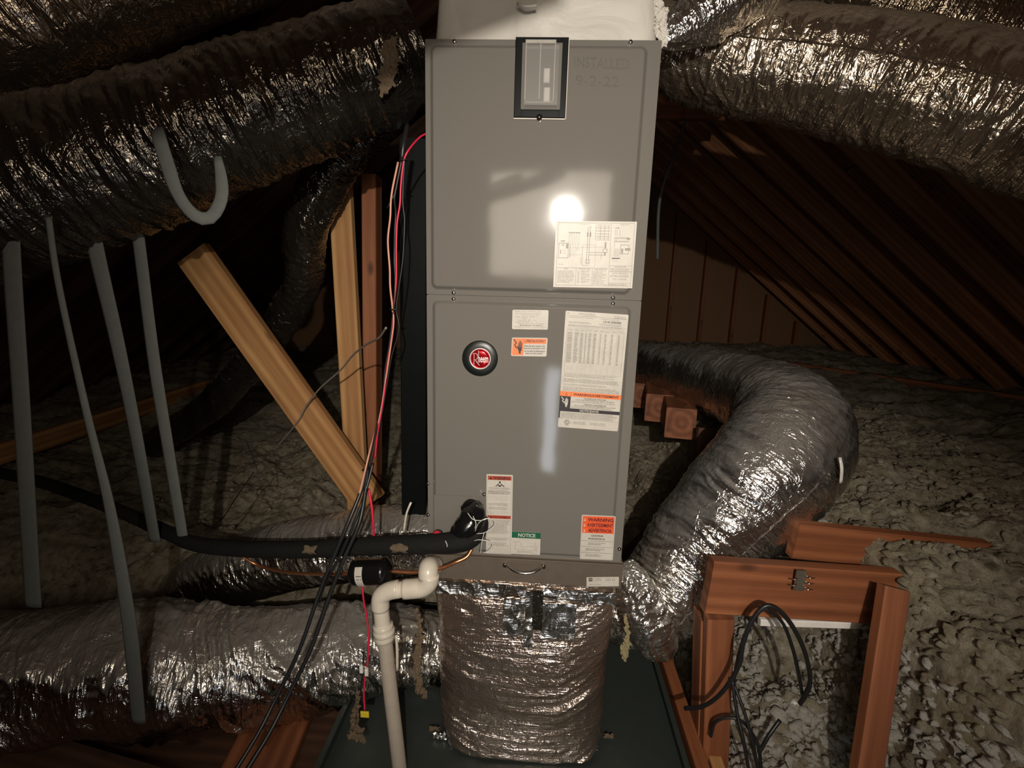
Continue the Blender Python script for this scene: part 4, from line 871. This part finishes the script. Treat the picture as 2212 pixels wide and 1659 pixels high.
# ------------------------------------------------------------------ hanging straps
def strap(rows, w_, label, **kw):
    o = ribbon('hanging_strap', [at(*r) for r in rows], w_, M['strap'], **kw); return tag(o, label, 'strap', 'grey straps hanging from the upper left duct')
strap([(18, 400, -.08), (28, 600, -.09), (48, 900, -.10), (72, 1310, -.12)], 0.047, 'widest grey strap, hanging at the far left edge')
strap([(105, 470, -.12), (128, 620, -.12), (185, 880, -.13), (238, 1100, -.14), (278, 1340, -.15), (300, 1560, -.15)], [.016, .018, .022, .034, .042, .040], 'grey strap hanging longest, in front of the lowest left duct')
strap([(175, 390, .02), (212, 560, .03), (258, 760, .05), (298, 960, .08), (335, 1170, .10)], [.048, .044, .04, .038, .036], 'grey strap second from the right, ending at the black pipe')
strap([(288, 430, .10), (305, 560, .11), (333, 780, .12), (362, 960, .12), (398, 1180, .10)], [.036, .036, .038, .036, .034], 'rightmost long grey strap, ending at the black pipe')
strap([(338, 280, -.10), (360, 350, -.12), (385, 420, -.13), (420, 465, -.13), (455, 470, -.12), (478, 430, -.11), (478, 385, -.10), (470, 340, -.09)], [.034, .034, .033, .028, .028, .030, .030, .02], 'short grey strap folded into a loop under the upper left duct')
# ------------------------------------------------------------------ refrigerant line, filter canister, tube
rl = empty('refrigerant_line', at(600, 1185, .0), 'thick black foam-covered pipe entering the air handler at lower left', 'pipe')
duct('foam_cover', dctrl([(-60, 1010, .50, .021), (100, 1045, .38, .021), (250, 1100, .24, .021), (360, 1150, .14, .021), (440, 1178, .08, .023), (600, 1188, .0, .024), (780, 1180, -.05, .0245), (900, 1176, -.08, .026), (985, 1172, -.085, .027), (1020, 1160, -.07, .026), (1032, 1135, -.045, .028), (1030, 1110, -.02, .022)]), M['rubber'], 211, 0.0018, nt=36, step=0.006, parent=rl)
duct('tape_wrap', dctrl([(985, 1160, -.07, .022), (1005, 1140, -.075, .030), (1022, 1118, -.055, .034), (1026, 1100, -.03, .026), (1027, 1090, -.012, .012)]), M['shinyblack'], 213, 0.006, nt=60, step=0.003, parent=rl, fold=0.02)
duct('putty', dctrl([(1000, 1100, -.014, .010), (1018, 1092, -.018, .018), (1036, 1096, -.016, .012)]), M['shinyblack'], 215, 0.005, nt=40, step=0.003, parent=rl, fold=0.02)
for px, py, w_ in ((676, 1184, .020), (867, 1180, .024)):
    p = at(px, py, -.045 if px < 700 else -.085); v = []; n = 14
    c0 = np.array(p)+np.array((0, -.020, 0.002)); vs = []; fs = []
    for i in range(n):
        for k in range(n):
            u, q = (i/(n-1)*2-1), (k/(n-1)*2-1); r = .85+.15*math.sin(5*math.atan2(q, u)+px)+.1*rnd.random()*0
            vs.append((c0[0]+u*w_*r, c0[1]-.004+.010*(q*q)+.0015*rnd.random(), c0[2]+q*.014*r))
    for i in range(n-1):
        for k in range(n-1): fs.append((i*n+k, (i+1)*n+k, (i+1)*n+k+1, i*n+k+1))
    mesh('torn_patch', vs, fs, M['torn_dark'], rl, True)
rs = np.random.RandomState(3)
for rows in (((1010, 1108, -.10), (1022, 1122, -.11), (1040, 1124, -.105), (1058, 1118, -.10)), ((1026, 1148, -.10), (1034, 1130, -.115), (1050, 1120, -.12), (1066, 1124, -.115), (1068, 1136, -.11), (1048, 1150, -.105), (1030, 1153, -.10)), ((1024, 1168, -.11), (1036, 1166, -.12), (1058, 1170, -.12), (1065, 1180, -.115), (1055, 1192, -.11), (1044, 1194, -.11)), ((1022, 1115, -.105), (1028, 1130, -.11), (1026, 1142, -.11)), ((962, 1168, -.108), (966, 1178, -.112), (964, 1186, -.11)), ((1038, 1196, -.10), (1040, 1175, -.11), (1046, 1150, -.115))):
    tag_tube('zip_tie', [at(*r) for r in rows], 0.0010, M['clearplastic'], rl, 6, 0.004)
o = lathe('red_cap', [(0, .016), (.012, .016), (.014, .013)], M['gasket'], at(946, 1156, -.035), (.0, -1, 0.15), rl, 20)
lathe('red_cap', [(.010, .0125), (.020, .0125), (.024, .010), (.025, .002)], M['redcap'], at(946, 1152, -.035), (.0, -1, 0.15), rl, 20)['label'] = 'red plastic cap'
fd = empty('filter_drier', at(802, 1236, -.06), 'glossy black filter canister with a white label on the copper line', 'canister')
ca, cb = np.array(at(758, 1237, -.05)), np.array(at(846, 1234, -.06)); ax = cb-ca; L = np.linalg.norm(ax)
lathe('canister', [(0, .010), (.001, .022), (.010, .034), (.016, .0365), (.030, .0355), (L-.032, .0355), (L-.022, .0372), (L-.014, .035), (L-.006, .022), (L, .009)], M['shinyblack'], ca, ax, fd, 40)
u_ = ax/L; a0 = ca+u_*.028; bw_ = .021
cs = []; fs = []
side = np.cross(u_, (0, 0, 1)); side /= np.linalg.norm(side); side = side if side[1] < 0 else -side; upv = np.cross(side, u_); upv = upv if upv[2] > 0 else -upv
for i in range(13):
    t = math.radians(-52+104*i/12)
    for k in (0, 1): cs.append(a0+u_*bw_*k+(side*math.cos(t)+upv*math.sin(t))*.0360)
for i in range(12): fs.append((i*2, i*2+1, i*2+3, i*2+2))
lab = mesh('canister_label', cs, fs, M['paper'], fd, True); b = MB()
def onl(u, deg, r=.0363): t = math.radians(deg); return tuple(a0+u_*bw_*u+(side*math.cos(t)+upv*math.sin(t))*r)
b.add([onl(.2, 15), onl(.9, 15), onl(.9, 12), onl(.2, 12)], [(0, 1, 2, 3)])
for x in (.25, .42, .75): b.add([onl(x, 1), onl(x+.12, 1), onl(x+.12, -3), onl(x, -3)], [(0, 1, 2, 3)])
b.build('printing', M['ink'], lab)
def copper(rows, r, label, **kw): return tag(tag_tube('copper_tube', [at(*q) for q in rows], r, M['copper'], n=12, res=.006), label, 'pipe')
copper([(846, 1234, -.06), (900, 1236, -.065), (950, 1228, -.07), (985, 1214, -.07), (1008, 1203, -.06), (1020, 1185, -.05)], .0052, 'bright copper tube running right from the black canister')
copper([(760, 1238, -.05), (700, 1240, -.03), (620, 1236, .02), (560, 1222, .06), (520, 1200, .05)], .0045, 'dull copper tube running left from the black canister')
# ------------------------------------------------------------------ PVC drain
pv = empty('drain_pipe', at(860, 1640, -.12), 'white PVC condensate drain with elbows, dropping past the foil box', 'pipe')
R = .0185
def pseg(name, rows, r, m_='pvc', n=20): return tag_tube(name, [at(*q) for q in rows], r, M[m_], pv, n, .006)
pseg('elbow', [(938, 1222, -.030), (930, 1222, -.058), (926, 1226, -.085), (925, 1236, -.098), (925, 1246, -.098)], .0255)
pseg('elbow', [(928, 1240, -.100), (926, 1255, -.100), (918, 1265, -.100), (905, 1270, -.100), (872, 1273, -.100)], .0255)
pseg('pipe_section', [(880, 1272, -.100), (845, 1275, -.100)], .021)
pseg('elbow', [(862, 1272, -.100), (842, 1276, -.100), (828, 1283, -.100), (822, 1293, -.100), (822, 1315, -.100)], .0235)
pseg('pipe_section', [(822, 1305, -.100), (829, 1372, -.104)], R+.002)
pseg('coupling', [(827, 1348, -.102), (831, 1382, -.104)], .0265)
pseg('coupling', [(829, 1360, -.103), (830, 1368, -.103)], .0285)
pseg('pipe_section', [(831, 1378, -.104), (842, 1480, -.112), (854, 1580, -.118), (868, 1700, -.125)], R+.001, 'pvc_dirty')['label'] = 'dusty long pipe section'
tag(tag_tube('thin_white_tube', [at(856, 1372, -.085), at(858, 1410, -.085), at(858, 1448, -.085)], .004, M['pvc']), 'thin white tube beside the drain pipe', 'tube')
tag(tag_tube('thin_white_tube', [at(888, 1085, .02), at(878, 1110, .02), at(872, 1150, .02)], .003, M['pvc']), 'thin whitish tube above the black foam pipe', 'tube')
# ------------------------------------------------------------------ low-voltage wires
def wire(rows, r, m_, label, cat='wire', name='thermostat_wire', group=None): return tag(tag_tube(name, [at(*q) for q in rows], r, M[m_], n=6, res=.008), label, cat, group)
Y0 = -.03
wire([(922, 288, .02), (905, 298, .0), (882, 325, Y0), (872, 350, Y0), (866, 400, Y0), (864, 440, Y0), (858, 480, Y0), (856, 530, Y0), (856, 600, Y0), (852, 650, Y0), (850, 670, Y0), (848, 720, Y0), (838, 780, Y0), (830, 850, Y0), (822, 900, Y0), (814, 950, Y0), (810, 990, Y0)], .0024, 'redwire', 'bright red wire curving out of the left side of the air handler')
wire([(860, 350, Y0), (846, 420, Y0), (843, 470, Y0), (838, 520, Y0), (842, 580, Y0), (843, 620, Y0), (848, 665, Y0), (850, 700, Y0), (842, 760, Y0), (830, 840, Y0), (820, 900, Y0), (800, 970, Y0), (788, 1020, Y0-.02), (772, 1080, Y0-.04), (750, 1130, Y0-.05)], .0026, 'pinkwire', 'pinkish-brown wire running down the whole bundle')
wire([(868, 345, Y0), (857, 400, Y0), (852, 430, Y0), (855, 460, Y0+.01), (853, 500, Y0+.01), (852, 560, Y0), (854, 610, Y0), (850, 668, Y0), (842, 740, Y0), (832, 800, Y0), (826, 860, Y0), (806, 960, Y0), (795, 1010, Y0)], .0028, 'blackwire', 'black wire twisting through the middle of the bundle')
wire([(874, 340, Y0), (870, 430, Y0), (874, 480, Y0), (870, 560, Y0), (862, 620, Y0), (856, 668, Y0), (862, 710, Y0), (846, 770, Y0), (836, 830, Y0), (824, 900, Y0), (812, 960, Y0), (800, 1010, Y0)], .0020, 'blackwire', 'thin black wire bowing out on the right of the bundle')
wire([(880, 270, .0), (872, 310, Y0), (868, 345, Y0)], .006, 'blackwire', 'short thick black cable stub at the top of the wire bundle', 'cable', 'cable_stub')
wire([(858, 405, Y0), (846, 432, Y0), (836, 450, Y0)], .0018, 'blackwire', 'loose black wire end sticking out of the bundle')
for i, (dx, lb) in enumerate(((0, 'left one of the two long black cables crossing the big foil duct'), (24, 'right one of the two long black cables crossing the big foil duct'))):
    wire([(792+dx*.1, 1015, Y0), (780+dx*.4, 1060, Y0-.03), (752+dx, 1130, -.10), (722+dx, 1200, -.12), (690+dx, 1280, -.14), (648+dx, 1400, -.18), (600+dx, 1500, -.22), (560+dx, 1580, -.27), (505+dx, 1670, -.33)], .0056, 'blackwire', lb, 'cable', 'black_cable')
wire([(806, 1000, Y0), (790, 1060, Y0-.03), (765, 1130, -.09), (735, 1200, -.10), (702, 1260, -.11), (690, 1300, -.12)], .004, 'blackwire', 'short black cable between the two long cables', 'cable', 'black_cable')
wire([(796, 1055, Y0), (803, 1095, Y0-.01), (806, 1130, Y0-.01), (808, 1160, Y0)], .0034, 'redwire', 'thick red wire piece above the black foam pipe')
wire([(782, 1262, -.02), (786, 1300, -.03), (792, 1330, -.03), (796, 1380, -.04), (794, 1430, -.05), (788, 1470, -.06), (786, 1500, -.07), (788, 1535, -.08)], .0026, 'redwire', 'dark red wire going down to the yellow tag')
wire([(786, 1400, -.05), (784, 1440, -.06), (780, 1490, -.07), (784, 1520, -.08)], .0018, 'blackwire', 'thin dark wire beside the white wire splices')
wire([(834, 708, Y0), (818, 730, .05), (790, 745, .18), (762, 768, .30), (735, 800, .40), (690, 840, .50), (660, 880, .56), (640, 915, .58), (592, 972, .70)], .0030, 'greywire', 'thin grey cable crossing the brace to the wire bundle', 'cable', 'grey_cable')
wire([(535, 960, .62), (556, 1015, .58), (563, 1055, .56)], .0022, 'blackwire', 'short dark wire hanging over the left insulation')
wire([(548, 1020, .50), (510, 1075, .40), (480, 1120, .30), (440, 1148, .14)], .0022, 'blackwire', 'dark wire reaching from the insulation to the black foam pipe')
for (px, py), lb in zip(((872, 346), (852, 668), (792, 1015)), ('top black tie round the wire bundle', 'middle black tie round the wire bundle', 'lowest black tie round the wire bundle')):
    p = np.array(at(px, py, Y0)); rr = .011 if py != 346 else .009
    o = MB().tube([p+np.array((rr*math.cos(t), rr*.8*math.sin(t), 0)) for t in np.linspace(0, 2*math.pi, 18)], .0017, 6).build('cable_tie', M['blackwire'], None, True); tag(o, lb, 'cable tie')
for (px, py, a_), lb in zip(((781, 1446, .2), (792, 1452, -.3)), ('left white wire splice by the drain pipe', 'right white wire splice by the drain pipe')):
    p = np.array(at(px, py, -.065)); o = MB().box((p[0]-.005, p[1]-.005, p[2]-.010), (p[0]+.005, p[1]+.005, p[2]+.010), 0, .0015).tube([p+(0, 0, .009), p+(0, 0, .015)], .003, 8).build('wire_splice', M['white']); tag(o, lb, 'wire splice')
p = np.array(at(788, 1543, -.09)); o = MB().box((p[0]-.012, p[1]-.003, p[2]-.009), (p[0]+.012, p[1]+.003, p[2]+.009), 0, .0012).build('yellow_tag', M['yellow']); tag(o, 'small yellow tag on the wire above the drain pan', 'tag')
# coiled black cable on the right
wire([(1480, 1530, -0.01), (1520, 1525, -0.05), (1560, 1495, -0.08), (1595, 1440, -0.09), (1605, 1390, -0.09), (1625, 1340, -0.09), (1656, 1308, -0.09), (1690, 1325, -0.09), (1722, 1370, -0.08), (1742, 1420, -0.07), (1750, 1470, -0.06), (1740, 1500, -0.05), (1728, 1520, -0.04)], .0062, 'blackwire', 'outer loop of black cable hanging in front of the thick beam', 'cable', 'black_cable')
wire([(1585, 1470, -0.01), (1600, 1400, -0.04), (1622, 1345, -0.06), (1652, 1315, -0.07), (1690, 1345, -0.06), (1712, 1400, -0.05), (1724, 1450, -0.04), (1733, 1500, -0.03)], .0050, 'blackwire', 'inner loop of black cable hanging in front of the thick beam', 'cable', 'black_cable')
wire([(1582, 1470, -0.03), (1592, 1540, -0.06), (1606, 1600, -0.09), (1620, 1680, -0.11)], .0048, 'blackwire', 'left one of the two black cables going down at bottom right', 'cable', 'black_cable')
wire([(1580, 1465, -0.02), (1605, 1530, -0.06), (1625, 1600, -0.09), (1640, 1680, -0.11)], .0048, 'blackwire', 'right one of the two black cables going down at bottom right', 'cable', 'black_cable')
wire([(1535, 1590, -0.03), (1545, 1560, -0.04), (1575, 1550, -0.05), (1605, 1560, -0.06), (1628, 1590, -0.06), (1640, 1620, -0.07), (1645, 1680, -0.08)], .0050, 'blackwire', 'lowest arched black cable at bottom right', 'cable', 'black_cable')
wire([(1640, 1625, -0.06), (1660, 1590, -0.03), (1685, 1555, -0.01)], .0058, 'blackwire', 'short thick black cable leading to the clear plug', 'cable', 'black_cable')
o = tag_tube('cable_plug', [at(1692, 1545, .11), at(1720, 1515, .12)], .012, M['clearplastic'], None, 10, .006); tag(o, 'pale plug lying in the insulation at bottom right', 'plug')
o = tag_tube('zip_tie', [at(1722, 1545, .10), at(1738, 1570, .09), at(1750, 1590, .09)], .0016, M['clearplastic'], None, 6, .006); tag(o, 'pale loose tie beside the plug', 'cable tie')
o = ribbon('torn_tape', [at(1814, 988, .22), at(1818, 1012, .21), at(1816, 1042, .22)], .014, M['clearplastic'], face=(.7, -1, 0)); tag(o, 'torn white tape on the right bulge of the curved duct', 'tape')
